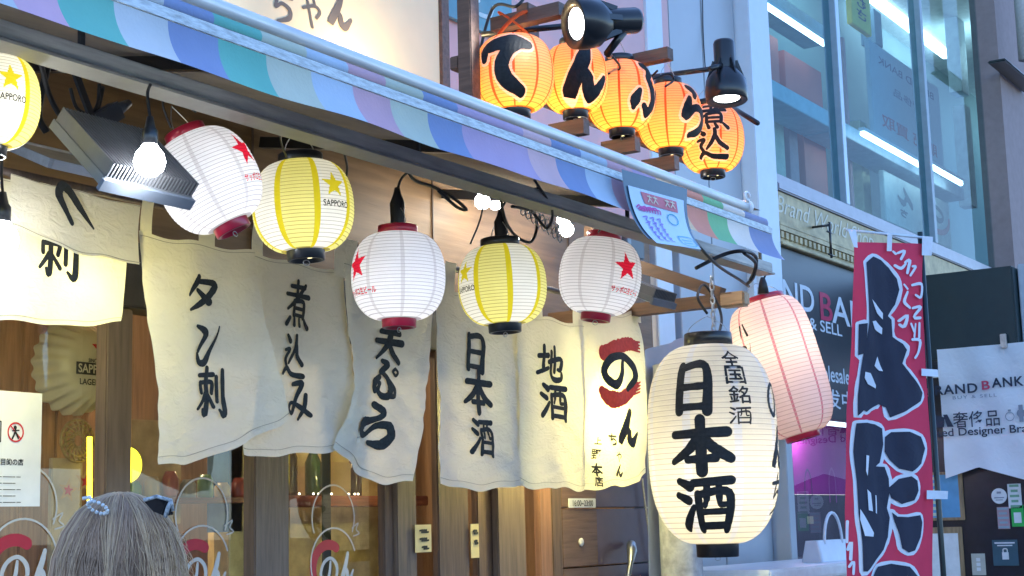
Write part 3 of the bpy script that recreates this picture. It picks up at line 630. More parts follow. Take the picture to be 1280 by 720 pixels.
lamp('window_lamp', ((x0 + x1) / 2, 3.9, 2.2), 3, (1, .95, 1), .05, bb)
# white counter with a paper bag
c0 = at(915, 712, Y=3.3)
ct = thing('counter_table', 'white topped display counter in front of the magenta window', 'counter', (c0.x, 3.1, .12))
MB().box((c0.x - .1, 3.05, c0.z - .06), (at(1062, 705, Y=3.5).x + .2, 3.7, c0.z + .0), bev=.01).build('top', pm('white_laminate', (.7, .72, .74), .35), ct)
MB().box((c0.x, 3.12, .12), (at(1062, 705, Y=3.5).x + .1, 3.68, c0.z - .062)).build('cabinet', pm('white_cabinet', (.6, .62, .64), .5), ct)
bp = at(1036, 706, Y=3.3); zt = c0.z
pb = thing('paper_bag', 'white paper carrier bag with rope handle standing on the counter', 'bag', (bp.x, 3.3, zt))
hw = (at(1057, 680, Y=3.3).x - at(1017, 680, Y=3.3).x) / 2; bh = (at(1036, 675, Y=3.3).z - zt)
mb = MB()
def bag(u, v):
    a = u * 2 * pi; x = max(-1, min(1, 1.5 * cos(a))); y = max(-1, min(1, 1.5 * sin(a)))
    return Vector((bp.x + x * hw, 3.3 + y * .06 * (1 - .45 * v), zt + .001 + v * bh))
mb.grid(bag, 32, 6); mb.build('bag_body', pm('white_kraft', (.68, .72, .78), .7, var=.05, bump=.1), pb)
hz = at(1036, 641, Y=3.3).z - zt
MB().tube([Vector((bp.x + hw * .55 * cos(t * pi / 14), 3.265, zt + bh - .02 + (hz - bh + .02) * sin(t * pi / 14))) for t in range(15)], .009, 8).build('rope_handle', pm('white_rope', (.66, .7, .76), .8), pb)
# ------------------------------------------------------------------ projecting entrance at the right: black box, cloth banner, dark wall with notices
XE = 11.0
def ex(px, py): return at(px, py, X=XE)
yA, yB2 = 3.75, 2.35
en = thing('entrance_screen', 'dark entrance wall standing out from the glass shop with black box head', 'wall', (XE, 3, .12))
MB().box((XE + .06, yB2 - .3, .12), (XE + .16, yA, 2.6)).build('dark_wall', pm('near_black_wall', (.016, .014, .022), .35, var=.3), en)
t0, t1 = ex(1165, 343).z, ex(1165, 438).z
yb = ex(1265, 335).y
MB().box((XE, yb, t1 - .08), (XE + .9, yA, t0), bev=.01).build('head_box', pm('black_green_box', (.012, .03, .035), .4, var=.1), en)
MB().box((XE + .1, yB2 - .6, t1 - .08), (XE + .5, yb - .01, t0 + .02), bev=.008).build('side_box', pm('pale_side_board', (.45, .5, .55), .6), en)
# banner cloth: a sheet with a notch in its lower edge
ban = thing('cloth_banner', 'white cloth banner of a brand resale shop hung under the black box', 'banner', (XE - .03, 2.8, 1.9))
top = t1 + .0; n0 = ex(1225, 584); pL = ex(1150, 610); pR = ex(1290, 602)
def bfn(u, v):
    y = 3.45 + u * (2.2 - 3.45)
    zb_ = (pL.z + (n0.z - pL.z) * max(0, min(1, (pL.y - y) / (pL.y - n0.y)))) if y > n0.y else n0.z + (pR.z - n0.z) * (n0.y - y) / (n0.y - pR.y)
    z = top + v * (zb_ - top)
    return Vector((XE - .03 + .010 * sin(u * 9 + v * 3) + .006 * sin(u * 23 - v * 8) + .004 * sin(v * 21 + u * 5), y, z))
BANC = thin('banner_cloth', (.86, .88, .90), None, .15, .03, 6, (1, 1, 1), .2, 14)
MB().grid(bfn, 40, 20).build('cloth', BANC, ban)
bf = lambda o: plane_fn((XE - .053, o.y, o.z), (0, -1, 0), (0, 0, 1))
def on_ban(t, px, py, wp, hp, name, mat, bold=.01, sp=1.0):
    c = ex(px, py); W2 = abs(ex(px + wp / 2, py).y - ex(px - wp / 2, py).y); H2 = hp * depth(c) / FPX
    decal(name, typ(t, W2, H2, bold, sp), bf(c), mat, ban, .003)
NAVI = pm('navy_print', (.025, .035, .06), .7); GREYI = pm('grey_print_ink', (.25, .28, .33), .7)
on_ban('RAND', 1198, 487, 53, 12, 'lettering', NAVI, .02, 1.1); on_ban('B', 1235, 482, 10, 11, 'red_lettering', pm('rose_print', (.55, .06, .12), .7), .02)
on_ban('ANK', 1262, 478, 40, 12, 'lettering', NAVI, .02, 1.1); on_ban('B', 1161, 491, 10, 11, 'red_lettering', pm('rose_print', (.55, .06, .12), .7), .02)
on_ban('BUY & SELL', 1221, 496, 55, 4, 'small_lettering', GREYI, 0, 1.3); on_ban('奢侈品', 1223, 524, 58, 20, 'lettering', NAVI, .004)
on_ban('Used Designer Brand', 1232, 540, 140, 13, 'lettering', NAVI, .01)
c = ex(1265, 521); decal('ring_print', shift(line([(.03 * cos(k * pi / 8), .03 * sin(k * pi / 8)) for k in range(17)], .005, 1), 0, 0) + shift(rectp(.02, .014), 0, .042), bf(c), GREYI, ban, .003)
c = ex(1279, 517); decal('watch_print', disc(.03) + shift(rectp(.03, .12), 0, 0), bf(c), GREYI, ban, .003)
c = ex(1174, 528); decal('bag_print', poly([(-.06, -.04), (.05, -.04), (.06, .03), (.0, .05), (-.05, .03)]) + shift(poly([(-.015, -.04), (.03, -.04), (-.01, .05), (-.04, .05)]), .09, 0), bf(c), NAVI, ban, .003)
for k, py in enumerate((434,)): 
    q = at(1255, 428, X=XE - .04); o = MB().box(q + Vector((-.02, -.022, -.04)), q + Vector((.008, .022, .06)), bev=.004).build('banner_clip', STEEL, None, q); tag(o, 'metal clip holding the top hem of the white banner', 'clip')
# notices on the dark wall
XN = XE + .055
def notice(nm, px0, py0, px1, py1, mat, lb, cat, items=(), frame=None):
    a, b = at(px0, py0, X=XN), at(px1, py1, X=XN); cy, cz = (a.y + b.y) / 2, (a.z + b.z) / 2; W2 = abs(a.y - b.y); H2 = abs(a.z - b.z)
    t = thing(nm, lb, cat, (XN, cy, cz - H2 / 2))
    if frame: MB().box((XN - .015, cy - W2 / 2, cz - H2 / 2), (XN, cy + W2 / 2, cz + H2 / 2), bev=.004).build('frame', frame, t); W2 *= .86; H2 *= .88
    x = XN - (.017 if frame else .004)
    MB().box((x, cy - W2 / 2, cz - H2 / 2), (x + (.0015 if frame else .004), cy + W2 / 2, cz + H2 / 2)).build('sheet', mat, t)
    f = plane_fn((x - .001, cy, cz), (0, -1, 0), (0, 0, 1))
    for nm2, lay, m in (items(W2, H2) if items else ()): decal(nm2, lay, f, m, t, .001)
OAK = wood('oak_frame', (.30, .21, .11)); WP = pm('notice_white', (.72, .75, .74), .6)
bars = lambda W2, H2, n, wd=.8: sum([shift(rectp(W2 * wd * (1 - .25 * (k % 2)), H2 * .5 / n), 0, H2 * (.42 - .84 * k / max(1, n - 1))) for k in range(n)], [])
notice('framed_poster', 1130, 592, 1207, 650, pm('blue_poster', (.13, .33, .55), .6), 'oak framed blue poster with pale lists on the dark wall', 'poster', lambda W2, H2: [('printed_list', shift(bars(W2 * .5, H2, 7), -W2 * .05, 0), pm('pale_list', (.55, .62, .45), .6))], OAK)
notice('framed_board', 1130, 660, 1212, 790, WP, 'oak framed white board below the blue poster', 'board', None, OAK)
notice('sticker_tall', 1259, 605, 1278, 635, WP, 'pale sticker with small green print beside the round sticker', 'sticker', lambda W2, H2: [('print', bars(W2, H2, 5, .7), pm('green_print', (.2, .4, .25), .6))])
notice('payment_sticker', 1246, 634, 1263, 661, pm('grey_sticker', (.45, .3, .32), .6), 'striped red and grey payment sticker under the round sticker', 'sticker', lambda W2, H2: [('print', bars(W2, H2, 5, .9), pm('blue_grey_print', (.3, .4, .45), .6))])
notice('green_sticker', 1263.5, 632, 1281, 658, pm('bright_green', (.05, .45, .08), .6), 'bright green sticker with pale square on the dark wall', 'sticker', lambda W2, H2: [('print', shift(rectp(W2 * .6, H2 * .5), 0, -H2 * .08), WP)])
notice('security_sticker', 1240, 675, 1274, 707, pm('slate_sticker', (.045, .10, .13), .5), 'slate blue square security sticker with white padlock', 'sticker', lambda W2, H2: [('print', shift(rectp(W2 * .26, H2 * .28), 0, -H2 * .12) + shift(line([(-W2 * .08, 0), (-W2 * .07, H2 * .14), (W2 * .07, H2 * .14), (W2 * .08, 0)], .008), 0, 0) + shift(rectp(W2 * .8, .01), 0, H2 * .38) + shift(rectp(W2 * .6, .008), 0, H2 * .28), WP)])
notice('switch_plate', 1214, 692, 1233, 719, pm('cream_switch', (.5, .5, .42), .5), 'cream switch plate on the dark wall beside the framed board', 'switch', lambda W2, H2: [('rocker', shift(rectp(W2 * .3, H2 * .16), 0, H2 * .22) + rectp(W2 * .3, H2 * .16) + shift(rectp(W2 * .3, H2 * .16), 0, -H2 * .22), WP)])
a = at(1249, 620, X=XN); rs_ = thing('round_sticker', 'round white sticker on the dark wall right of the framed poster', 'sticker', a)
f = plane_fn(a + Vector((-.001, 0, 0)), (0, -1, 0), (0, 0, 1)); decal('disc', disc(.055), f, WP, rs_, .001); decal('print', shift(rectp(.03, .014), 0, .024) + shift(rectp(.07, .008), 0, -.012) + shift(rectp(.05, .006), 0, -.028), f, GREYI, rs_, .003)

# ================================================================== the awning
YF = 2.40
AX0, AX1 = 1.25, at(961, 290, Y=YF).x
aw = thing('striped_awning', 'pastel striped shop awning with a weathered metal front rail', 'awning', (3.4, YF, 2.62))
STR = {'lil': (.56, .40, .66), 'teal': (.13, .50, .52), 'pale': (.47, .60, .78), 'blue': (.20, .31, .66), 'grn': (.45, .58, .58), 'sky': (.38, .56, .86), 'mau': (.52, .37, .56), 'pur': (.42, .36, .68), 'pink': (.60, .46, .62), 'cream': (.72, .60, .45), 'coral': (.72, .33, .28), 'green': (.22, .58, .36), 'white': (.70, .74, .80), 'navy': (.24, .33, .66)}
for k_ in STR:                                  # stripes greyed and warmed to offset the blue daylight
    c_ = STR[k_]; g_ = sum(c_) / 3; STR[k_] = tuple(min(.85, (x * .84 + g_ * .16) * f_) for x, f_ in zip(c_, (1.16, 1.02, .86)))
SK = list(STR); SM = [thin('stripe_' + k, STR[k], None, .12, .07, 5, (1, 1, .6), .12, 60) for k in SK]
edges = [(-80, 'pale'), (0, 'lil'), (63, 'teal'), (137, 'pale'), (205, 'blue'), (268, 'teal'), (328, 'grn'), (384, 'sky'), (436, 'mau'), (483, 'grn'), (530, 'blue'), (573, 'pur'), (655, 'pink'), (690, 'blue'), (727, 'sky'), (760, 'mau'), (792, 'pur'), (822, 'cream'), (852, 'coral'), (880, 'green'), (905, 'white'), (932, 'navy')]
yl = lambda px: -39 + .34 * px
ex_ = [at(p, yl(p), Y=YF).x for p, _ in edges]; ex_[0] = AX0
def stripe_at(x):
    k = 0
    for i, e in enumerate(ex_):
        if x >= e: k = i
    return SK.index(edges[k][1])
xs_ = sorted(set([AX0, AX1] + ex_ + [AX0 + (AX1 - AX0) * k / 110 for k in range(111)]))
def sheet(fn, nv, name, parent):
    mb = MB(); n = len(xs_)
    for j in range(nv + 1):
        for x in xs_: mb.v.append(Vector(fn(x, j / nv)))
    for j in range(nv):
        for i in range(n - 1):
            a = j * n + i; mb.f.append([a, a + 1, a + n + 1, a + n]); mb.m.append(stripe_at((xs_[i] + xs_[i + 1]) / 2)); mb.sm.append(True)
    return mb.build(name, SM, parent)
def valp(x, v): return (x, YF - .012 - .045 * v * v - .006 * sin(x * 7) * v, 2.725 - .108 * v + .003 * sin(x * 11 + 1) * v)
sheet(valp, 10, 'valance', aw)
sheet(lambda x, v: (x, YF + .008 - .008 * sin(v * pi), 2.792 - .036 * v), 4, 'trim_band', aw)
RAILM = pm('weathered_rail', (.56, .60, .62), .5, .2, var=.32, scale=40, stretch=(.7, 3, 3), bump=.3)
MB().box((AX0, YF - .014, 2.722), (at(778, 205, Y=YF).x, YF + .03, 2.757), bev=.006).box((at(846, 240, Y=YF).x, YF - .014, 2.722), (AX1 + .01, YF + .03, 2.757), bev=.006).build('front_rail', RAILM, aw)
MB().tube([(AX0, YF + .026, 2.816), (AX1 - .16, YF + .026, 2.816)], .0215, 20).build('roller_tube', pm('pale_roller', (.74, .74, .72), .4, .3, var=.2, scale=12, stretch=(.4, 5, 5)), aw)
mb = MB(); mb.tube([(AX1 - .16, YF + .026, 2.818), (AX1 - .14, YF + .026, 2.818)], .029, 20)
mb.tube([Vector((AX1 - .17, YF + .01, 2.856)) + Vector((.022 * cos(t * pi / 6), 0, .016 * sin(t * pi / 6))) for t in range(11)], .006, 6)
mb.build('end_cap', WHITEPL, aw)
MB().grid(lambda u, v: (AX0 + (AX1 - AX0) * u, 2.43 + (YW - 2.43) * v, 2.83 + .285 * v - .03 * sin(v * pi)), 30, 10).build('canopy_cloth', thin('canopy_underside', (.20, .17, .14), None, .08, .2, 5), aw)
for x in (1.75, 2.9, 4.1, 5.25): MB().bar((x, 2.44, 2.79), (x, 3.76, 3.03), .03, .04).build('canopy_arm', BLACKPL, aw)
for z in (2.7565, 2.7185): MB().box((AX0, YF - .004, z - .002), (AX1, YF + .026, z + .0035)).build('rail_shadow_line', BLACKRUB, aw)  # thin black strips paint the shadow lines along the rail edges
# lantern rail under the awning
bt = thing('lantern_rail', 'long grey metal rail under the awning from which the lanterns hang', 'rail', (3.5, 2.67, 2.66))
MB().box((1.3, 2.64, 2.672), (6.16, 2.70, 2.716), bev=.004).build('rail_body', GREYAL, bt)
MB().box((1.3, 2.632, 2.664), (6.165, 2.71, 2.671)).build('rail_lip', pm('pale_lip', (.26, .25, .22), .5, .2), bt)
for x in (2.3, 3.6, 4.9, 6.1): MB().bar((x, 2.67, 2.718), (x, 2.67, 2.85), .012, .012, (1, 0, 0)).build('rail_hanger', BLACKPL, bt)
# menu poster clipped to the awning
pc = [at(776, 233, Y=2.355), at(846, 252, Y=2.355), at(868, 313, Y=2.28), at(812, 305, Y=2.28)]
mp_ = thing('menu_poster', 'pale handwritten menu poster in a clear sleeve hung on the awning front', 'poster', pc[3])
def pfn(u, v, h=0):
    a = pc[0].lerp(pc[1], u); b = pc[3].lerp(pc[2], u); p = a.lerp(b, v); p.y = 2.328 - .075 * max(0, v) ** 1.8 - h; return p + Vector((0, 0, -.018 * sin(v * pi)))
SLV = pm('smoky_sleeve', (.06, .10, .14), .2, var=.1)
MB().grid(lambda u, v: pfn(-.06 + u * 1.14, -.14 + v * 1.04 if v > 0 else -.2, -.004), 12, 14).build('sleeve', SLV, mp_)
MB().grid(lambda u, v: pfn(u, v), 12, 14).build('sheet', pm('pale_blue_paper', (.58, .70, .86), .5, var=.06, scale=6), mp_)
dfn = lambda u, v, h: pfn(u, v, h)
hw_ = lambda seq, wd: sum([[stroke([(x, y, wd) for x, y in s_], n=4, nw=1)] for s_ in seq], [])
PURP = pm('purple_marker', (.30, .22, .62), .7)
decal('header_block', poly([(.2, .04), (.85, .05), (.86, .22), (.24, .2)]), dfn, pm('red_header', (.6, .16, .2), .6), mp_, .002)
decal('header_marks', hw_([s_ for x in (.30, .40, .62, .72) for s_ in ([(x, .085), (x + .07, .09)], [(x + .035, .07), (x + .03, .12), (x, .165)], [(x + .04, .12), (x + .075, .165)])], .016), dfn, pm('cream_marks', (.75, .65, .5), .6), mp_, .004)
decal('handwriting', hw_([[(.06 + .02 * k, .28 + .02 * (k % 3)), (.12 + .05 * k, .24 + .02 * (k % 2)), (.14 + .05 * k, .32)] for k in range(8)], .018), dfn, pm('magenta_marker', (.55, .08, .35), .7), mp_, .003)
decal('handwriting', hw_([[(.12 + .13 * k + .01 * j, .42 + .1 * j), (.2 + .12 * k, .40 + .1 * j), (.16 + .13 * k, .47 + .1 * j), (.22 + .12 * k, .49 + .1 * j)] for k in range(3) for j in range(5)], .018), dfn, PURP, mp_, .003)
decal('printed_drawing', hw_([[(.72 + .1 * cos(t * pi / 6), .36 + .09 * sin(t * pi / 6)) for t in range(13)], [(.66, .7), (.94, .7), (.94, .92), (.66, .92), (.66, .7)], [(.7, .78), (.9, .78)], [(.7, .86), (.88, .86)]], .016), dfn, pm('teal_print', (.12, .42, .52), .7), mp_, .003)

# ================================================================== noren
YN = 3.30
ra, rb_ = at(-60, 196, Y=YN), at(812, 392, Y=YN)
o = MB().tube([(ra.x, YN + .012, 2.578), (rb_.x, YN + .012, 2.578)], .012, 12).build('noren_rod', DARKWOOD, None, (ra.x, YN, 2.578)); tag(o, 'dark wooden rod carrying the row of noren panels', 'rod')
CLOTH = thin('noren_linen', (.78, .755, .67), (.80, .74, .49), .44, .05, 9, (1, 1, 1.7), .36, 22)
def side(pl, t):
    L = [0]
    for a, b in zip(pl, pl[1:]): L.append(L[-1] + abs(b[1] - a[1]))
    s_ = t * L[-1]
    for i in range(len(pl) - 1):
        if s_ <= L[i + 1] or i == len(pl) - 2:
            k = (s_ - L[i]) / max(1e-6, L[i + 1] - L[i]); return pl[i][0] + (pl[i + 1][0] - pl[i][0]) * k, pl[i][1] + (pl[i + 1][1] - pl[i][1]) * k
def make_noren(label, left, right, seed, bot, chars, loops, amp=1.0, yofs=0, ink=None, group='noren panels under the lanterns'):
    lp = smooth_path(left, 5); rp = smooth_path(right, 5)
    top = at(*left[0], Y=YN); t = thing('noren_curtain', label, 'noren', (top.x, YN, 2.578), group)
    ph = seed * 1.7
    def yo(x, z):
        d = max(0, 2.58 - z)
        return YN + yofs + amp * ((.006 + .015 * d) * sin(x * 10 + ph + d * 2) * min(1, d * 3) + (.003 + .006 * d) * sin(x * 26 + ph * 3 + d * 1.5 + sin(z * 4 + ph)) + .0035 * sin(x * 27 + z * 12 + ph * 2) * min(1, d * 2) + .008 * sin(z * 17 + x * 9 + ph + sin(x * 6 + z * 5)) * d + .0022 * sin(z * 52 + x * 19 + 2 * sin(x * 14 + ph)) * min(1, d * 2) + .0012 * sin(z * 96 - x * 31 + 3 * sin(z * 11 + ph)) * min(1, d * 2))
    Y0 = YN + yofs
    def pxf(u, v):
        a = side(lp, v); b = side(rp, v); x = a[0] + (b[0] - a[0]) * u; y = a[1] + (b[1] - a[1]) * u
        y += v ** 4 * (bot * 4 * u * (1 - u) + 2.2 * sin(u * 9 + ph) + 1.2 * sin(u * 19 + ph * 3))
        y += (1 - v) ** 8 * 6 * sin(pi * u * 2) ** 2 * (.4 + .6 * sin(ph) ** 2)
        return x, y
    def fn(u, v):
        p = at(*pxf(u, v), Y=Y0); return Vector((p.x, yo(p.x, p.z), p.z))
    MB().grid(fn, 60, 110).build('cloth', CLOTH, t)
    for v0 in (.968, .02):
        MB().tube([fn(k / 40, v0) + Vector((0, -.003, 0)) for k in range(41)], .0011, 4).build('stitching', pm('tan_thread', (.40, .36, .26), .9), t)
    for px, py, wp, hp in loops:
        a = at(px - wp / 2, py - hp / 2, Y=YN); b = at(px + wp / 2, py + hp / 2, Y=YN)
        MB().grid(lambda u, v: (a.x + (b.x - a.x) * u, YN - .006 + .022 * (1 - v) * (v - 0) - .012 * (1 - v), 2.592 + (b.z - 2.592) * v), 4, 8).build('hanging_loop', CLOTH, t)
    o0 = Vector((top.x, YN, 2.2))
    f = lambda u, v, h: Vector((o0.x + u, yo(o0.x + u, o0.z + v) - h, o0.z + v))
    lay = []; red = []
    for it in chars:
        ch, px, py, wp, hp = it[:5]; rot = it[5] if len(it) > 5 else -.06
        c = at(px, py, Y=Y0); W2 = (at(px + wp / 2, py, Y=Y0).x - at(px - wp / 2, py, Y=Y0).x); H2 = hp * depth(c) / FPX
        l2 = brush(ch, W2, H2, nw=3, bold=it[6] if len(it) > 6 else 1.3) if ch in B else typ(ch, W2, H2, .02)
        lay += shift(l2, c.x - o0.x, c.z - o0.z, rot)
    decal('lettering', lay, f, ink or INKG, t, .005)
    return t, f, o0
n0 = make_noren('short cream noren panel at far left with its upper flap folded over', [(-45, 205), (-44, 300), (-50, 398)], [(163, 255), (160, 330), (155, 404)], 1, 4, [('刺', 71, 317, 52, 58)], [], .8)
# its folded flap
fl = [(14, 217), (12, 250), (14, 283)]; fr_ = [(176, 257), (173, 290), (175, 332)]
n1 = make_noren('slanting folded cream flap lying over the short far-left noren panel', fl, fr_, 2, 6, [('へ', 93, 258, 48, 50, 0, 1.7)], [], .3, -.09, group='noren panels under the lanterns')
flap = None                                     # the flap belongs to the short panel
for ch in list(n1[0].children):
    ch.parent = n0[0]; ch.location = n1[0].location - n0[0].location
    if ch.name.startswith('cloth'): ch.name = 'folded_flap'; flap = ch
for ch in list(n0[0].children):
    if ch is not flap and ch.location.length > 1e-6: ch.parent = flap; ch.location = (0, 0, 0)
bpy.data.objects.remove(n1[0])
make_noren('cream noren panel lettered タン刺, its lower right corner swung out', [(174, 288), (181, 380), (192, 480), (201, 582)], [(318, 312), (328, 380), (342, 460), (358, 521)], 3, 14, [('タ', 254, 368, 38, 46, -.05), ('ン', 261, 430, 28, 52), ('刺', 266, 489, 30, 60)], [(181, 278, 14, 46), (257, 298, 20, 40)], 1.1, -.03)
make_noren('cream noren panel lettered 煮込み behind the yellow striped lantern', [(312, 314), (314, 380), (312, 480), (304, 566)], [(428, 338), (432, 400), (440, 480), (448, 552)], 4, 10, [('煮', 372, 380, 32, 58), ('込', 369, 445, 26, 54), ('み', 377, 500, 27, 50)], [(320, 302, 14, 40), (423, 328, 14, 40)], 1, .02)
make_noren('cream noren panel lettered 天ぷら behind the white lantern with side star', [(428, 325), (432, 400), (438, 480), (414, 558)], [(541, 352), (536, 430), (527, 520), (516, 603)], 5, 16, [('天', 488, 431, 30, 42, -.1), ('ぷ2', 483, 475, 34, 50), ('ら2', 472, 532, 38, 52)], [(436, 334, 14, 24)], 1.2, .0)
make_noren('cream noren panel lettered 日本酒 in three wide black characters', [(543, 355), (546, 440), (550, 530), (553, 607)], [(648, 378), (652, 450), (655, 530), (657, 608)], 6, 4, [('日', 594, 441, 28, 47), ('本', 597, 490, 31, 50), ('酒', 601, 546, 25, 46)], [(560, 360, 14, 24), (640, 382, 14, 22)], .9, .015)
make_noren('brightly lit cream noren panel lettered 地酒', [(646, 388), (648, 450), (652, 530), (655, 606)], [(728, 404), (731, 460), (731, 540), (731, 612)], 7, 2, [('地', 687, 454, 28, 44), ('酒', 691, 502, 29, 44)], [(668, 382, 18, 34), (721, 396, 14, 36)], .8, -.01)
t6, f6, o6 = make_noren('cream noren panel at right end with red swash round the large の', [(722, 390), (726, 460), (729, 540), (729, 610)], [(792, 388), (806, 440), (812, 520), (812, 592)], 8, 8, [('の', 773, 465, 42, 50), ('ん', 783, 536, 26, 42), ('ち', 762, 550, 13, 15), ('ゃ', 769, 571, 9, 13), ('ん', 770, 589, 11, 14), ('上', 747, 551, 6, 9), ('野', 746, 568, 8, 13), ('本', 747, 587, 9, 14), ('店', 748, 602, 8, 13)], [(733, 396, 13, 20), (795, 396, 10, 16)], .8, .0)
def swash(pts):
    L = []
    for px, py, wp in pts:
        c = at(px, py, Y=YN); L.append((c.x - o6.x, c.z - o6.z, wp * depth(c) / FPX))
    return stroke(L, n=8, nw=4, jit=.12)
decal('red_swash', [swash([(754, 441, 20), (772, 433, 19), (785, 430, 17), (794, 432, 12)]), swash([(753, 488, 12), (760, 498, 20), (772, 499, 19), (786, 490, 16), (794, 480, 6)])] + [swash([(780, 426 + 3 * k, 3), (798, 428 + 4 * k, 2.5)]) for k in range(4)] + [swash([(780, 488 + 3 * k, 3), (797, 478 + 4 * k, 2.5)]) for k in range(4)], f6, pm('cloth_red', (.50, .05, .035), .9, var=.2, scale=60), t6, .004)
# bulbs that light the curtain
def bulb(px, py, Y, r, label, power, col=(1, .95, .85), e=16, up=.14, grp='bare bulbs along the shop front', cordz=2.66):
    c = at(px, py, Y=Y); t = thing('light_bulb', label, 'bulb', c, grp)
    MB().lathe([(0, -r), (r * .5, -r * .87), (r * .87, -r * .5), (r, 0), (r * .87, r * .5), (r * .6, r * .85), (r * .45, r * 1.1)], 24, M=Matrix.Translation(c)).build('glass_bulb', em('bulb_glow', col, e), t)
    MB().lathe([(r * .45, r * 1.1), (r * .5, r * 1.15), (r * .5, r * 2.0), (r * .35, r * 2.2), (r * .2, r * 2.9), (0, r * 2.9)], 16, M=Matrix.Translation(c)).build('socket', BLACKPL, t)
    MB().tube(smooth_path([tuple(c + Vector((0, 0, r * 2.8))), tuple(c + Vector((.01, .02, r * 4.5))), (c.x, Y, max(cordz, c.z + r * 5))], 6), .004, 6).build('cord', BLACKRUB, t)
    lamp('bulb_light', c + Vector((0, -.0, -r * 1.05)), power, col, r * .6, t)
bulb(187, 202, 2.50, .036, 'large glowing bare bulb hanging below the finned floodlight', 1.8, cordz=2.5)
bulb(2, 300, 3.08, .042, 'glowing bare bulb cut by the left edge in front of the short noren', 2.4)
bulb(603, 252, 3.45, .033, 'glowing bulb above the yellow striped lantern near the wooden header', 2.2, (1, .85, .6), cordz=2.95)
bulb(619, 254, 3.60, .03, 'second glowing bulb just right of the one above the yellow striped lantern', 1.6, (1, .82, .52), cordz=2.95)
bulb(703, 275, 3.45, .026, 'small upper glowing bulb left of the rightmost white lantern', 1.4, (1, .82, .52), cordz=2.95)
bulb(708, 287, 3.52, .034, 'lower glowing bulb left of the rightmost white lantern', 1.4, (1, .82, .52), cordz=2.95)
bulb(707, 508, 3.52, .035, 'bulb shining through the noren panel lettered 地酒', 17, (1, .84, .22), 10, cordz=2.34)
bulb(35, 352, 3.52, .035, 'bulb shining through the short noren panel at far left', 5.5, (1, .84, .22), 10, cordz=2.34)
# ------------------------------------------------------------------ floodlights over the curtain
def floodlight(px, py, Y, W2, D2, label, tilt, fins=22):
    c = at(px, py, Y=Y); t = thing('floodlight', label, 'floodlight', c, 'floodlights above the noren')
    X_ = Vector((1, 0, 0)); S_ = Vector((0, cos(tilt), sin(tilt))); N_ = X_.cross(S_)
    if N_.y > 0: N_ = -N_
    MB().frame_box(c, X_, S_, N_, W2 / 2, D2 / 2, .012).build('housing', pm('flood_grey', (.16, .17, .18), .4, .4, var=.1), t)
    mb = MB()
    for k in range(fins):
        x = (k + .5) / fins * W2 - W2 / 2; mb.frame_box(c + X_ * x + N_ * .030 - S_ * D2 * .01, X_, S_, N_, W2 / fins * .22, D2 * .49, .019)
    mb.build('cooling_fins', pm('dark_fin_metal', (.15, .155, .17), .45, .6, var=.15), t)
    MB().frame_box(c - S_ * (D2 / 2 + .005) - N_ * .006, X_, S_, N_, W2 / 2 + .006, .006, .014).build('front_lip', pm('flood_lip', (.14, .165, .21), .45, .4), t)
    MB().frame_box(c - N_ * .014, X_, S_, N_, W2 * .42, D2 * .4, .002).build('lens', WHITEPL, t)
    MB().bar(c + S_ * D2 * .45, c + S_ * D2 * .45 + Vector((0, .1, .2)), .02, .008).build('bracket', BLACKPL, t)
floodlight(152, 203, 2.66, .27, .24, 'grey finned floodlight beside the large bare bulb', rad(43), 26)
floodlight(800, 367, 3.08, .20, .24, 'silver floodlight behind the rightmost white lantern', rad(24), 16)
c = at(78, 200, Y=3.05); t = thing('reflector_board', 'flat beige panel in a metal frame left of the finned floodlight', 'panel', c)
S_ = Vector((0, cos(rad(24)), sin(rad(24)))); N_ = Vector((0, -sin(rad(24)), cos(rad(24))))
MB().frame_box(c, (1, 0, 0), S_, N_, .13, .12, .006).build('panel', pm('beige_panel', (.60, .52, .38), .5), t)
mb = MB()
for a in (-1, 1): mb.frame_box(c + Vector((.136 * a, 0, 0)), (1, 0, 0), S_, N_, .006, .13, .012); mb.frame_box(c + S_ * .126 * a, (1, 0, 0), S_, N_, .13, .006, .012)
mb.build('rim', ALU, t)

# ================================================================== lanterns
def paper(name, col, tcol, mix=.5): return thin(name, col, tcol, mix, .06, 14, (1, 1, 1), .10, 45)
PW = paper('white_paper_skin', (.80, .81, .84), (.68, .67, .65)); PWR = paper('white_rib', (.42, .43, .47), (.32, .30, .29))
PWS = paper('white_seam', (.70, .70, .74), (.50, .48, .45))
PY = paper('pale_yellow_skin', (.76, .72, .36), (.68, .64, .20)); PYR = paper('yellow_rib', (.42, .37, .12), (.28, .23, .05))
PYL = paper('yellow_line', (.64, .55, .02), (.52, .44, .01))
PC = paper('cream_skin', (.70, .70, .68), (.62, .54, .36)); PCR = paper('cream_rib', (.50, .49, .47), (.36, .30, .20))
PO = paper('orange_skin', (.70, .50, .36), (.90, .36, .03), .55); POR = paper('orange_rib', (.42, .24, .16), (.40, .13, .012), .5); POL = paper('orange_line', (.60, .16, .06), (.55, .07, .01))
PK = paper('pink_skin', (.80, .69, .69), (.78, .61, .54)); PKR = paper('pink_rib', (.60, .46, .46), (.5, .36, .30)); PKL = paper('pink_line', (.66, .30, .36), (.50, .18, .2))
SRED = paper('star_red', (.72, .03, .07), (.60, .012, .03)); SREDR = paper('star_red_rib', (.5, .02, .05), (.36, .008, .02))
HOLEGLOW = em('hole_glow', (1, .8, .35), 1.2)  # glowing discs stand in for lamp light through the vent holes
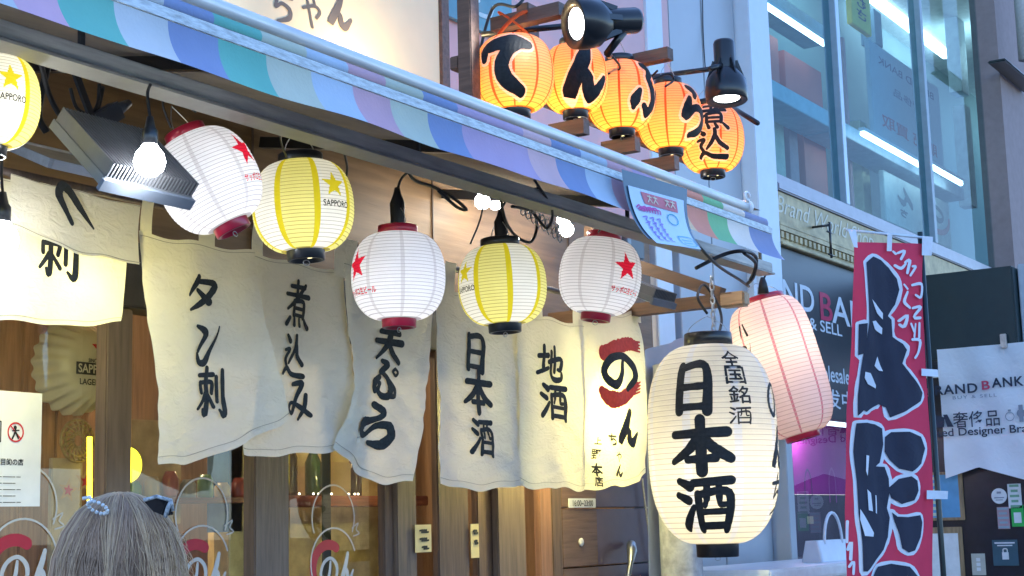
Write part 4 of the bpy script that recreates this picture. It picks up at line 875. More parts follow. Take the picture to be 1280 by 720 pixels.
class Lan:
    """a lantern at the local origin, axis z; azimuth 0 looks along local -y"""
    def __init__(s, name, label, cat, group, R, H, p, q, rt, rb, ribs, capmat, scheme, power, lcol, lampz=-.15, caph=.03, capw=1.0, holes=True, topcap=True, cuts=()):
        s.R, s.H, s.rt, s.rb, s.p, s.q, s.ribs = R, H, rt, rb, p, q, ribs; s.A = R * .011
        t = s.t = thing(name, label, cat, (0, 0, 0), group, world=False)
        rows = ribs * 6; N = 288 if cuts else 96; mbs = [MB() for _ in range(len(cuts) + 1)]
        def mfn(u, v):
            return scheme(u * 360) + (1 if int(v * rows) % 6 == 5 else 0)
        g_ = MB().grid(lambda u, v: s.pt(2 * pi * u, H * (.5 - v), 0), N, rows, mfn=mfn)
        for i, (fc, mi) in enumerate(zip(g_.f, g_.m)):          # prints that let the light through are cut out of the paper skin
            az = ((i % N + .5) / N * 360 + 180) % 360 - 180; z = H * (.5 - (i // N + .5) / rows); w_ = 0
            for j, (nm, pm_, rm_, az0, z0, test) in enumerate(cuts):
                u_ = rad(az - az0) * R
                if abs(u_) < R * .9 and test(u_, z - z0): w_ = j + 1; break
            q = mbs[w_]; q.f.append(fc); q.m.append(mi if not w_ else mi % 2); q.sm.append(True)
        for j, q in enumerate(mbs):
            used = {}
            for fc in q.f:
                for k, i in enumerate(fc):
                    if i not in used: used[i] = len(q.v); q.v.append(g_.v[i])
                    fc[k] = used[i]
            q.build('paper_body' if j == 0 else cuts[j - 1][0], scheme.mats if j == 0 else [cuts[j - 1][1], cuts[j - 1][2]], t)
        h2 = H / 2
        if topcap: MB().lathe([(rt * .55, h2 + caph * .7), (rt * .97, h2 + caph), (rt, h2 + caph * .93), (rt * 1.02, h2 - .004), (rt * .9, h2 - .006)], 40).build('top_ring', capmat, t)
        MB().lathe([(rb * 1.02, -h2 + .005), (rb, -h2 - caph * .93), (rb * .96, -h2 - caph), (rb * .84, -h2 - caph), (rb * .82, -h2 - caph * .6), (0, -h2 - caph * .55)], 40).build('bottom_ring', capmat, t)
        if holes:
            for k in range(3):
                a = 2 * pi * k / 3 + .5; vs, fs = disc(rb * .13, 12)[0]; MB().add([(x + rb * .5 * cos(a), y + rb * .5 * sin(a), -h2 - caph * .55 - .001) for x, y in vs], fs).build('hole_glow_disc', HOLEGLOW, t)
        mb = MB()
        mb.tube([(.012 * cos(k * pi / 4), 0, -h2 - caph - .006 + .008 * sin(k * pi / 4)) for k in range(9)], .0014, 5)
        mb.build('bottom_hook', STEEL, t)
        if topcap:
            mb = MB()
            for sx in (-1, 1): mb.tube(smooth_path([(sx * rt * .92, 0, h2 + caph * .5), (sx * rt * .7, 0, h2 + caph + .03), (0, 0, h2 + caph + .075)], 5), .0018, 5)
            mb.build('wire_handle', STEEL, t)
        if power: lamp('lantern_lamp', (0, 0, H * lampz), power, lcol, R * .22, t)
    def rad_(s, z):
        tt = max(-1, min(1, 2 * z / s.H)); c = s.rt if tt > 0 else s.rb
        return c + (s.R - c) * max(0, 1 - abs(tt) ** s.p) ** (1 / s.q)
    def pt(s, a, z, h):
        fr = (.5 - z / s.H) * s.ribs; fr = (fr - .083 + .0) % 1
        r = s.rad_(z) - s.A * math.sin(pi * fr) ** 1.0 * .5 + h
        return Vector((r * sin(a), -r * cos(a), z))
    def fn(s, az, z0):
        return lambda u, v, h: s.pt(rad(az) + u / s.R, max(-s.H * .499, min(s.H * .499, z0 + v)), h)
def star_test(r, inner=.42, rot=0):
    P_ = [((r if k % 2 == 0 else r * inner) * sin(pi * k / 5 + rot), (r if k % 2 == 0 else r * inner) * cos(pi * k / 5 + rot)) for k in range(10)]
    def t(x, y):
        if abs(x) > r or abs(y) > r: return False
        c = False
        for (x0, y0), (x1, y1) in zip(P_, P_[1:] + P_[:1]):
            if (y0 > y) != (y1 > y) and x < (x1 - x0) * (y - y0) / (y1 - y0) + x0: c = not c
        return c
    return t
def halo_test(chs, grow):
    S_ = []
    for ch, wd, ht, dz in chs:
        for st in B[ch]:
            for x, y, q in smooth_path([tuple(map(float, p)) for p in st], 10): S_.append(((x - 50) / 100 * wd, (50 - y) / 100 * ht + dz, (q * .5 * 1.3 + grow) / 100 * (wd + ht) / 2))
    def t(x, y):
        return any((x - a) ** 2 + (y - b) ** 2 < r * r for a, b, r in S_)
    return t
def scheme(mats, f):
    f.mats = mats; return f
def lines(base, alt, ln, panels=8, lw=3.9, offs=22.5):
    def f(a):
        b = (a + offs) % 360; w_ = 360 / panels; k = int(b // w_); e = min(b % w_, w_ - b % w_)
        if e < lw / 2 + .01: return ln
        return base if k % 2 == 0 else alt
    return f
def place(o, px, py, Y, az=0, tilt=0, c=None):
    """stand lantern o with its centre on a point; az turns its writing to the viewer's right (degrees)"""
    c = c or at(px, py, Y=Y); d = CAM - c; th = math.atan2(d.x, -d.y)
    M = Matrix.Rotation(th + rad(az), 4, 'Z')
    if tilt:
        ax = Vector((d.x, d.y, 0)).normalized(); M = Matrix.Rotation(rad(tilt), 4, ax) @ M
    o.matrix_local = Matrix.Translation(c) @ M
    return c
def pxm(c): return depth(c) / FPX                # metres per pixel at c
YL = 2.86
HORNS = []
def socket(c, h, label, L=.10):
    """black plug and cord from a lantern's top up to the rail"""
    p = c + Vector((0, 0, h))
    mb = MB(); mb.lathe([(0, 0), (.020, 0), (.022, .015), (.024, L * .75), (.014, L), (.008, L * 1.25), (0, L * 1.25)], 14, M=Matrix.Translation(p + Vector((0, 0, .005))))
    mb.tube(smooth_path([tuple(p + Vector((0, 0, L * 1.2))), tuple(p + Vector((.004, -.03, L * 1.7))), (p.x + .003, 2.70, max(2.70, p.z + L * 2))], 5), .0045, 6)
    o = mb.build('lamp_socket', BLACKRUB, None, p); tag(o, label, 'lamp socket')
# red-ringed white lanterns
gw_ = 'white lanterns with red stars'
c = at(498, 346, Y=YL); k = pxm(c); Rw = 59 * k; Hw = 108 * k
SW = lambda: scheme([PW, PWR, PWS, PWR], lines(0, 0, 2))
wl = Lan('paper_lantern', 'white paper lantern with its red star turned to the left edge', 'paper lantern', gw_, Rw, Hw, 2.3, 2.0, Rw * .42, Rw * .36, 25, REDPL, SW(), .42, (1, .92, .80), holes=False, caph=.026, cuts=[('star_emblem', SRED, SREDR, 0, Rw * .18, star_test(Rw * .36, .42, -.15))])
decal('lettering', typ('サッポロ生ビール', Rw * .95, Rw * .15, .03), wl.fn(6, -Rw * .38), pm('print_red', (.8, .03, .05), .8), wl.t, .0012)
place(wl.t, 498, 346, YL, -62)
socket(c, Hw / 2 + .02, 'black lamp socket above the white lantern with its star turned to the left edge')
d2 = copy_tree(wl.t); d2['label'] = 'white paper lantern with red star facing right, near the wooden bracket'
cR = at(750, 346, Y=YL + .06); d2.scale = (pxm(cR) * 51 / Rw,) * 3; place(d2, 0, 0, 0, 40, -8, cR); d2.scale = (pxm(cR) * 51.5 / Rw,) * 3
d3 = copy_tree(wl.t); d3['label'] = 'tilted white paper lantern swinging beside the large bare bulb'
cL = at(261, 226, Y=2.80); place(d3, 0, 0, 0, 58, 26, cL); d3.scale = (pxm(cL) * 63 / Rw, pxm(cL) * 63 / Rw, pxm(cL) * 66 / Rw)
# black-ringed yellow lanterns
gy = 'yellow striped lanterns with stars'
c = at(379, 259, Y=YL); k = pxm(c); Ry = 63.5 * k; Hy = 112 * k
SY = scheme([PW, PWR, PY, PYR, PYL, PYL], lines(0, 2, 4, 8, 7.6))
ylw = Lan('paper_lantern', 'yellow and white striped lantern with gold star left of the plain white ones', 'paper lantern', gy, Ry, Hy, 2.3, 2.0, Ry * .44, Ry * .37, 25, BLACKPL, SY, .5, (1, .89, .70), caph=.028, cuts=[('star_emblem', PYL, PYL, 0, Ry * .26, star_test(Ry * .28))])
decal('lettering', typ('SAPPORO', Ry * .62, Ry * .13, .015), ylw.fn(2, -Ry * .12), INK, ylw.t, .0012)
place(ylw.t, 379, 259, YL, 38, 3)
d = copy_tree(ylw.t); d['label'] = 'yellow and white striped lantern in mid row with its star at left'
c4 = at(628, 357, Y=YL); place(d, 0, 0, 0, -58, 2, c4); d.scale = (pxm(c4) * 55.5 / Ry,) * 3
socket(c4, Hy / 2 * pxm(c4) * 55.5 / Ry + .02, 'black lamp socket above the middle yellow striped lantern', .085)
d = copy_tree(ylw.t); d['label'] = 'yellow and white striped lantern cut off by the left edge'
c0 = at(-14, 127, Y=2.78); place(d, 0, 0, 0, 24, 0, c0); d.scale = (pxm(c0) * 62.5 / Ry, pxm(c0) * 62.5 / Ry, pxm(c0) * 66 / Ry)
# big white lantern with the sake lettering
c = at(891, 555, Y=2.82); k = pxm(c); Rb = 81 * k; Hb = 246 * k
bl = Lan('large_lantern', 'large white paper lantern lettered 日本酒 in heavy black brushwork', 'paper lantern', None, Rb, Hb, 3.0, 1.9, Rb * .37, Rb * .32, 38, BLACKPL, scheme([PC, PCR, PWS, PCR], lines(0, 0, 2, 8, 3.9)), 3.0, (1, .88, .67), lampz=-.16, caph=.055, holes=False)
place(bl.t, 891, 555, 2.82, 0)
def on_lan(L, ctr, px, py, ch, wp, hp, **kw):
    k = pxm(ctr); dx = (px - kw.get('cx', 891)); az = math.degrees(math.asin(max(-.98, min(.98, dx * k / L.rad_((kw.get('cy', 555) - py) * k)))))
    W2 = wp * k / max(.35, cos(rad(az))); lay = brush(ch, W2, hp * k, nw=5, bold=kw.get('bold', 1.15)) if ch in B else typ(ch, W2, hp * k, kw.get('off', .03))
    return lay, L.fn(az, (kw.get('cy', 555) - py) * k)
for ch, px, py, wp, hp in (('日', 870, 490, 56, 62), ('本', 876, 560, 72, 62), ('酒', 879, 629, 70, 64)):
    lay, f = on_lan(bl, c, px, py, ch, wp, hp, bold=1.45); decal('lettering', lay, f, INK, bl.t, .0018)
for ch, px, py in (('全', 917, 455), ('国', 922, 476), ('銘', 926, 500), ('酒', 926, 525)):
    lay, f = on_lan(bl, c, px, py, ch, 26, 21, off=.0, bold=.9); decal('small_lettering', fat(lay, .0016) if ch not in B else lay, f, INK, bl.t, .0018)
for ch, py in (('の', 505), ('ん', 565), ('ち', 620)):
    decal('lettering', brush(ch, .16, .17, nw=5), bl.fn(76, (555 - py) * k), INK, bl.t, .0018)
# pink lantern, swinging
c = at(977, 460, Y=2.95); k = pxm(c); Rp = 51 * k; Hp = 172 * k
pk = Lan('tall_lantern', 'tall pink paper lantern swung to the right beside the large white one', 'paper lantern', None, Rp, Hp, 4.2, 2.0, Rp * .58, Rp * .42, 34, REDPL, scheme([PK, PKR, PKL, PKR], lines(0, 0, 2, 8, 4, 10)), 1.25, (1, .84, .55), lampz=.14, caph=.026, holes=False)
decal('lettering', shift(brush('バ', .06, .07), 0, .18) + shift(brush('ン', .06, .07), 0, .08), pk.fn(-50, .03), INK, pk.t, .0015)
place(pk.t, 977, 460, 2.95, 8, 14)
# orange lanterns on the rack over the awning
go_ = 'orange lanterns on the rack above the awning'
YO = 2.92
o1 = at(643, 93, Y=YO); k = pxm(o1); Ro = 50 * k; Ho = 99 * k
SO = scheme([PO, POR, POL, POL], lines(0, 0, 2, 10, 3.9))
HALO = paper('pale_halo', (.76, .60, .58), (.74, .44, .34)); HALOR = paper('pale_halo_rib', (.62, .46, .42), (.56, .28, .18))
OR = [('て', 643, 93, 50, -14, 66, 78, 'orange lantern lettered て with ragged open top, nearest the brown post', False),
      ('ん', 718, 99, 42, 20, 60, 74, 'orange lantern lettered ん under the sideways spotlight', True),
      ('ぷ', 776, 121, 43, 56, 62, 70, 'orange lantern lettered ぷ, third along the rack', True),
      ('ら', 837, 147, 41, 52, 56, 64, 'orange lantern lettered ら, fourth along the rack', True),
      (None, 889, 174, 41, 4, 0, 0, 'orange lantern lettered 煮込 below the downward spotlight', True)]
for ch, px, py, rp, az, wp, hp, lb, tc in OR:
    c = at(px, py, Y=YO); k = pxm(c); R_ = rp * k; H_ = (94 if rp > 45 else 2 * rp) * k
    L = Lan('orange_lantern', lb, 'paper lantern', go_, R_, H_, 2.2, 2.0, R_ * .42, R_ * .38, 24, BLACKPL, SO, 1.0, (1, .72, .34), lampz=-.26, caph=.03, holes=True, topcap=tc, cuts=[('letter_halo', HALO, HALOR, 0, 0, halo_test([(ch, wp * k, hp * k, 0)] if ch else [('煮', 42 * k, 36 * k, 21 * k), ('込', 42 * k, 36 * k, -15 * k)], 4.5 if ch else 4))])
    if ch:
        decal('lettering', brush(ch, wp * k, hp * k, nw=5, bold=1.3), L.fn(0, 0), INK, L.t, .0035)
    else:
        for c2, dz in (('煮', 21), ('込', -15)):
            decal('lettering', brush(c2, 42 * k, 36 * k, nw=5, bold=1.3), L.fn(0, dz * k), INK, L.t, .0035)
    if not tc:
        mb = MB()
        for j, (rr, tl) in enumerate(((.42, .35), (.36, -.3))):
            mb.tube([(R_ * rr * cos(a * pi / 10), R_ * rr * sin(a * pi / 10), H_ / 2 + R_ * (.28 + .12 * j) + R_ * tl * cos(a * pi / 10)) for a in range(21)], .007 - .003 * j, 6)
        mb.build('torn_ring', POL, L.t)
    place(L.t, px, py, YO, az)
# the rack that carries them
rk = thing('lantern_rack', 'brown wooden rack of short bars holding the orange lanterns', 'rack', (5.3, 3.3, 3.1))
def perp(px, py, Y0, wd, hgt):
    p = at(px, py, Y=Y0); MB().bar(p, (p.x, 3.02, p.z), wd, hgt).build('bar', BARWOOD, rk)
for px, py in ((703, 12), (838, 67)): perp(px, py, 2.72, .05, .05)
for px, py in ((733, 158), (797, 180), (846, 203)): perp(px, py, 2.86, .045, .06)
p = at(590, 112, Y=3.0); MB().box((p.x - .03, 2.98, p.z - .06), (p.x + .03, 3.04, 5), bev=.004).build('post', BARWOOD, rk)
p = at(664, 56, Y=3.0); MB().box((p.x - .04, 2.985, p.z), (p.x + .04, 3.04, p.z + .16), bev=.004).build('post', BARWOOD, rk)
for (a_, b_) in (((603, 43, 3.1), (702, 33, 2.8)), ((815, 96, 3.1), (890, 86, 2.75)), ((905, 128, 3.0), (947, 154, 2.7))):
    MB().tube([at(a_[0], a_[1], Y=a_[2]), at(b_[0], b_[1], Y=b_[2])], .012, 8).build('rod', BLACKPL, rk)
MB().box((at(590, 90, Y=3.05).x - .1, 3.041, 3.24), (at(900, 170, Y=3.05).x + .02, 3.08, 3.29), bev=.004).build('back_rail', BARWOOD, rk)
# spotlights
def spot(px, py, Y, dirc, label, Rh, power):
    c = at(px, py, Y=Y); d = (RM @ Vector(dirc)).normalized(); t = thing('spotlight', label, 'spotlight', c, 'black spotlights above the awning')
    q = d.to_track_quat('Z', 'Y').to_matrix().to_4x4(); M = Matrix.Translation(c) @ q
    MB().lathe([(Rh * .62, .035), (Rh * .94, .05), (Rh, .045), (Rh * 1.02, -.0), (Rh * .96, -.045), (Rh * .6, -.085), (Rh * .58, -.09), (0, -.09)], 36, M=M).build('head', BLACKPL, t)
    MB().lathe([(0, .028), (Rh * .66, .028), (Rh * .68, .034)], 32, M=M).build('lens', em('spot_lens', (1, .98, .88), 5), t)
    MB().lathe([(Rh * .5, -.085), (Rh * .52, -.1), (Rh * .52, -.21), (Rh * .48, -.22), (0, -.22)], 28, M=M).build('body', BLACKPL, t)
    mb = MB()
    for k in range(6):
        a = k * pi / 3; mb.bar(M @ Vector((Rh * .5 * cos(a), Rh * .5 * sin(a), -.13)), M @ Vector((Rh * .8 * cos(a), Rh * .8 * sin(a), -.05)), .006, .02)
    mb.build('fin', BLACKPL, t)
    l = bpy.data.lights.new('spot_beam', 'SPOT'); l.energy = power; l.spot_size = rad(90); l.spot_blend = .6; l.shadow_soft_size = .05; l.color = (1, .93, .78)
    o = bpy.data.objects.new('spot_beam', l); COL.objects.link(o); o.parent = t; o.matrix_local = Matrix.Translation(d * .05) @ d.to_track_quat('-Z', 'Y').to_matrix().to_4x4()
    return c, d, t
c1, dd1, ts = spot(731, 29, 2.62, (-.86, .12, -.42), 'black spotlight turned sideways over the second orange lantern', .092, 12)
MB().tube([c1 - dd1 * .16 + Vector((0, 0, -.04)), c1 - dd1 * .14 + Vector((.0, .05, -.11)), at(762, 70, Y=2.8)], [.016, .014, .012], 8).build('arm', BLACKPL, ts)
c2, dd2, ts = spot(908, 113, 2.62, (.02, .97, -.22), 'black spotlight pointing down above the last orange lantern', .088, 8)
MB().tube([at(888, 86, Y=2.62), c2 - dd2 * .12], .012, 8).build('arm', BLACKPL, ts)
# warm lamp under the sign board
l = lamp('sign_lamp', at(484, 92, Y=3.52), 4.5, (1, .72, .34), .05)
# wooden bracket at the corner of the shop
tip = at(918, 374, Y=2.80); bx, bz = tip.x, tip.z
br = thing('wooden_bracket', 'brown wooden triangular bracket above the large white lantern', 'bracket', (bx, 3.7, bz))
MB().bar((bx, YW - .05, bz), (bx, 2.80, bz), .06, .055).build('lower_bar', BRACKET, br)
MB().bar((bx + .002, 3.50, bz + .30), (bx + .002, 2.86, bz + .03), .055, .055).build('brace', BRACKET, br)
MB().box((bx - .03, 3.48, bz + .03), (bx + .03, 3.54, bz + .42), bev=.004).build('upright', BRACKET, br)
MB().box((bx - .034, 2.74, bz - .035), (bx + .034, 2.86, bz + .03), bev=.008).build('cut_end', wood('end_grain', (.42, .27, .14), 'y'), br)
# chain and cord of the large lantern
tl = at(893, 425, Y=2.82); mb = MB(); 
for k in range(9):
    z = tl.z + .02 + k * .03; a = Vector((tl.x, 2.82, z)); ax = (Vector((1, 0, 0)), Vector((0, 1, 0)))[k % 2]
    mb.tube([a + ax * .009 * cos(t * pi / 5) + Vector((0, 0, .02)) * sin(t * pi / 5) for t in range(11)], .0035, 5)
o = mb.build('lantern_chain', STEEL, None, tl); tag(o, 'short metal chain between the wooden bracket and the large white lantern', 'chain')
cable([at(897, 422, Y=2.84), at(902, 400, Y=2.84), at(896, 378, Y=2.86), at(880, 356, Y=2.9), at(872, 372, Y=2.9), at(884, 392, Y=2.88)], .008, 'thick black cable looped over the wooden bracket')
cable([at(955, 367, Y=2.95), at(954, 352, Y=2.95), at(958, 335, Y=2.9), at(940, 318, Y=2.75)], .006, 'black cord carrying the pink lantern')
a = at(954, 362, Y=2.95); o = MB().lathe([(.0, -.02), (.028, -.02), (.02, .03), (.01, .06), (0, .06)], 14, M=Matrix.Translation(a)).build('lamp_socket', BLACKRUB, None, a); tag(o, 'black lamp socket at the top of the pink lantern', 'lamp socket')
for pts, r, lb in [
    ([(50, 75, 2.9), (62, 120, 2.95), (80, 150, 2.9), (105, 165, 2.88), (118, 150, 2.9), (128, 110, 2.95)], .009, 'thick black cable drooping behind the far-left lantern'),
    ([(60, 80, 3.0), (48, 140, 3.0), (58, 165, 3.0)], .012, 'black cable bundle beside the edge of the far-left lantern'),
    ([(88, 110, 2.9), (96, 135, 2.9), (112, 142, 2.9), (122, 130, 2.9), (124, 105, 2.9)], .006, 'thin black cable loop left of the plug connector'),
    ([(145, 152, 2.88), (152, 165, 2.88), (158, 180, 2.86), (175, 178, 2.84)], .005, 'thin cable running from the plug connector to the bare bulb'),
    ([(505, 190, 2.74), (515, 222, 2.8), (545, 235, 2.85), (570, 250, 2.85), (583, 262, 2.85), (570, 258, 2.85), (548, 238, 2.85)], .007, 'black cable tied in a hanging loop right of the lamp socket'),
    ([(625, 225, 2.74), (628, 262, 2.8), (640, 290, 2.85), (662, 303, 2.85), (671, 285, 2.85), (666, 265, 2.8), (640, 258, 2.75)], .007, 'black cable forming a wide loop over the middle yellow lantern'),
    ([(600, 222, 2.74), (604, 250, 2.8), (600, 275, 2.85), (588, 305, 2.88)], .004, 'thin dark twine hanging left of the middle yellow lantern'),
    ([(430, 190, 2.74), (434, 210, 2.8), (430, 232, 2.84)], .005, 'short black cord right of the left yellow lantern'),
    ([(350, 165, 2.74), (352, 180, 2.8), (358, 196, 2.84)], .004, 'short black cord above the left yellow lantern'),
    ([(668, 225, 2.62), (690, 262, 2.66), (684, 285, 2.7), (668, 268, 2.72)], .006, 'black tie wrapped round the lantern rail near the awning poster'),
    ([(865, 298, 2.5), (895, 330, 2.55), (925, 350, 2.7), (936, 358, 2.8)], .008, 'black cable slanting from the awning down to the pink lantern'),
    ([(870, 335, 2.6), (905, 318, 2.55), (930, 314, 2.5), (945, 322, 2.55), (942, 345, 2.6), (934, 355, 2.7)], .010, 'heavy black cable bundle hanging at the right end of the awning'),
    ([(930, 316, 2.5), (945, 330, 2.55), (938, 350, 2.6)], .010, 'second black cable loop in the bundle at the awning end'),
    ([(245, 140, 2.74), (210, 118, 2.8), (204, 132, 2.8), (214, 160, 2.8)], .004, 'pale wire holding the tilted white lantern'),
    ([(745, 262, 2.66), (756, 276, 2.72), (748, 290, 2.8)], .005, 'short black cord above the rightmost white lantern'),
    ([(592, 100, 3.2), (615, 12, 3.2), (645, 8, 3.0), (660, -10, 3.0)], .008, 'black cable strapped across the top of the brown post'),
    ([(765, 70, 2.8), (775, 85, 2.85), (760, 92, 2.9), (742, 85, 2.9)], .006, 'black cable curling under the sideways spotlight'),
    ([(822, 88, 2.8), (812, 100, 2.85), (835, 92, 2.8), (842, 100, 2.8), (832, 108, 2.8)], .006, 'black cable curled at the joint left of the downward spotlight'),
    ([(878, -30, 3.79), (879, 40, 3.79), (882, 90, 3.75)], .004, 'thin dark wire running down the grey cladding')]:
    cable([at(x, y, Y=Y) for x, y, Y in pts], r, lb)
mb = MB(); a, b = at(110, 160, Y=2.88), at(146, 138, Y=2.88); d = (b - a).normalized()
mb.bar(a, b, .035, .045); mb.tube([b, b + d * .05], [.018, .01], 10); mb.tube([a, a - d * .04], [.02, .012], 10)
o = mb.build('plug_connector', pm('charcoal_plastic', (.05, .055, .065), .4), None, a); tag(o, 'chunky charcoal plug connector above the finned floodlight', 'connector')
mb = MB()
for k in range(16):
    p = at(652 + 3.3 * k, 256 + 2.4 * k + 4 * (k % 2), Y=2.78); mb.tube([p + Vector((.016 * cos(t * pi / 4), .006 * (k % 2), .02 * sin(t * pi / 4))) for t in range(9)], .0022, 4)
o = mb.build('hanging_chain', STEEL, None, at(652, 256, Y=2.78)); tag(o, 'tangled steel chain on the lantern rail right of the black loop', 'chain')
mb = MB(); a = at(768, 316, Y=3.35); mb.box(a, a + Vector((.30, .12, .10)), bev=.01); mb.tube([a + Vector((.02, -.01, .05)), a + Vector((.02, -.06, .05))], .035, 14)
o = mb.build('wall_speaker', BLACKPL, None, a); tag(o, 'dark box fitting behind the awning poster beside the wooden bracket', 'fitting')
# grey vinyl curtain at the shop's end, concrete pole
def vin(u, v):
    p = at(806 + 62 * u + 6 * v, (438 - 20 * u) + v * (330), Y=3.45); return Vector((p.x, 3.45 + .02 * sin(u * 11), p.z))
o = MB().grid(vin, 24, 10).build('vinyl_sheet', thin('grey_vinyl', (.40, .43, .48), None, .2, .1, 4), None, at(806, 438, Y=3.45)); tag(o, 'grey vinyl sheet hanging behind the large white lantern', 'sheet')
pz = at(852, 700, Y=3.35); o = MB().tube([(pz.x, 3.35, .12), (pz.x, 3.35, 2.35)], .10, 24).build('concrete_pole', pm('pale_concrete', (.34, .34, .34), .8, var=.35, scale=18, bump=.5), None, (pz.x, 3.35, .12)); tag(o, 'grey concrete pole with peeling patches below the large white lantern', 'pole')
# ------------------------------------------------------------------ nobori flag
T0 = at(1110, 296, D=7.6); zt = T0.z
FL, FR_ = at(1058, 290, Z=zt), at(1160, 300, Z=zt)
fu = (FR_ - FL); fu.z = 0; fu.normalize(); fnrm = Vector((fu.y, -fu.x, 0))
if fnrm.dot(CAM - FL) < 0: fnrm = -fnrm
def fp(px, py, h=0):
    d = RM @ Vector((px - 640, py - 360, FPX)); kk = (FL - CAM).dot(fnrm) / d.dot(fnrm); p = CAM + d * kk
    s_ = (p - FL).dot(fu); z = zt - p.z
    return p + fnrm * (h + .016 * sin(s_ * 19 + z * 1.5) * min(1, z * 3) + .012 * sin(z * 5 + s_ * 5) + .004 * sin(s_ * 47 - z * 6) * min(1, z * 4))
nf = thing('nobori_flag', 'tall red nobori flag with huge navy brush characters on a dark pole', 'flag', (FR_.x, FR_.y, 0))
lft = [(1066, 303), (1062, 400), (1060, 520), (1057, 640), (1056, 760), (1055, 900)]; rgt = [(1154, 305), (1158, 400), (1163, 520), (1168, 640), (1173, 760), (1178, 900)]
FLAG = thin('flag_red', (.68, .07, .13), None, .25, .08, 5)
MB().grid(lambda u, v: fp(side(lft, v)[0] * (1 - u) + side(rgt, v)[0] * u, side(lft, v)[1] * (1 - u) + side(rgt, v)[1] * u), 30, 60).build('flag_cloth', FLAG, nf)
pt_ = fp(1153, 299, -.02); pt_.z = zt + .04; MB().tube([(pt_.x, pt_.y, .0), tuple(pt_)], .014, 10).build('pole', pm('dark_green_pole', (.01, .025, .028), .35), nf)
MB().tube([FL + Vector((0, 0, .01)), FR_ + Vector((0, 0, .01))], .007, 8).build('cross_arm', pm('pale_arm', (.6, .66, .72), .4), nf)
for (x0, y0, x1, y1, x2, y2, x3, y3) in ((1057, 288, 1067, 289, 1067, 311, 1063, 310), (1104, 292, 1110, 293, 1110, 315, 1104, 315), (1148, 296, 1162, 297, 1162, 320, 1148, 320), (1150, 461, 1172, 462, 1172, 471, 1149, 470), (1154, 613, 1182, 614, 1182, 624, 1154, 624)):
    MB().add([fp(x0, y0, .018), fp(x1, y1, .018), fp(x2, y2, .018), fp(x3, y3, .018)], [(0, 1, 2, 3)]).build('tab', pm('white_tab', (.66, .7, .78), .7), nf)
MB().box((pt_.x - .2, pt_.y - .2, .0), (pt_.x + .2, pt_.y + .2, .1), bev=.02).build('base_weight', pm('base_plastic', (.1, .1, .1), .5), nf)
sc_ = 130 / 425
fpx = lambda u, v, h: fp(1050 + u * sc_, 280 + v * sc_, h)
shapes = [[(95,160),(125,135),(160,150),(195,180),(225,225),(235,270),(225,330),(200,375),(215,390),(220,460),(255,490),(268,515),(255,570),(285,620),(335,690),(320,725),(262,765),(213,790),(200,748),(190,705),(180,680),(168,735),(140,748),(108,768),(90,762),(66,785),(64,700),(72,620),(85,540),(98,460),(105,400),(98,280)],
 [(62,815),(110,812),(150,818),(180,835),(182,900),(168,975),(150,990),(185,992),(198,1040),(200,1100),(192,1160),(202,1200),(196,1280),(175,1330),(130,1385),(90,1420),(74,1420),(70,1300),(60,1180),(60,1050),(52,930)],
 [(190,870),(215,850),(270,850),(318,870),(336,918),(318,980),(275,1013),(235,1000),(202,962),(186,930)], [(195,1080),(232,1042),(272,1032),(293,1050),(298,1090),(283,1130),(240,1145),(205,1120)],
 [(208,1178),(225,1196),(262,1198),(308,1190),(320,1220),(314,1280),(294,1334),(265,1343),(242,1325),(232,1270),(216,1215)], [(118,1450),(150,1400),(210,1388),(270,1400),(312,1440),(330,1520),(320,1700),(120,1700)], [(62,412),(96,408),(96,470),(92,530),(62,538)]]
FW = pm('flag_white', (.66, .70, .78), .8, var=.03); FN = pm('flag_navy', (.022, .026, .05), .85, var=.15, scale=8)
halo = []
for s_ in shapes: halo.append(stroke([(x, y, 24) for x, y in s_ + s_[:1]], n=3, nw=2, jit=.1))
decal('letter_halo', halo, fpx, FW, nf, .003, .0001)
lay = []
for s_ in shapes: lay += poly(s_, 18)
decal('lettering', lay, fpx, FN, nf, .007, .0001)
ins = [[(118,310),(140,325),(175,365),(176,390),(150,365)],[(120,400),(145,395),(176,425),(176,450),(140,430)],[(160,540),(175,575),(187,600),(170,598),(140,580)],[(95,605),(120,610),(150,660),(148,672),(110,655),(92,630)],[(96,945),(108,948),(100,1030),(94,1010)],[(98,1085),(112,1100),(120,1175),(102,1170)],[(132,1108),(138,1110),(138,1185),(132,1180)],[(64,1165),(74,1240),(124,1262),(122,1278),(78,1275),(62,1210)]]
lay = []
for s_ in ins: lay += poly(s_, 18)
scr = [[(205,115,8),(215,125,9)],[(222,122,9),(250,114,12),(236,146,11)],[(214,172,10),(236,184,13),(255,166,9)],[(252,160,9),(272,152,13),(262,202,12)],[(284,176,9),(296,178,10),(276,212,10)],[(248,250,7),(262,268,8)],[(262,280,9),(250,320,11),(272,345,10)],[(238,396,11),(262,376,11),(254,420,12),(240,412,9)],[(284,252,10),(326,248,13),(324,300,12),(300,292,9)],[(285,346,10),(326,340,13),(292,382,12),(325,384,12)],[(278,410,9),(292,440,11)],[(302,410,9),(294,462,11)],[(322,406,10),(322,462,12)],[(284,474,11),(326,476,14),(318,520,13),(296,548,11)],[(24,1215,9),(20,1300,9)],[(22,1330,12),(34,1300,10),(30,1370,12)],[(24,1400,10),(40,1380,9),(38,1430,9)]]
for s_ in scr: lay.append(stroke(s_, n=4, nw=2))
decal('script_lettering', lay, fpx, FW, nf, .011, .0001)
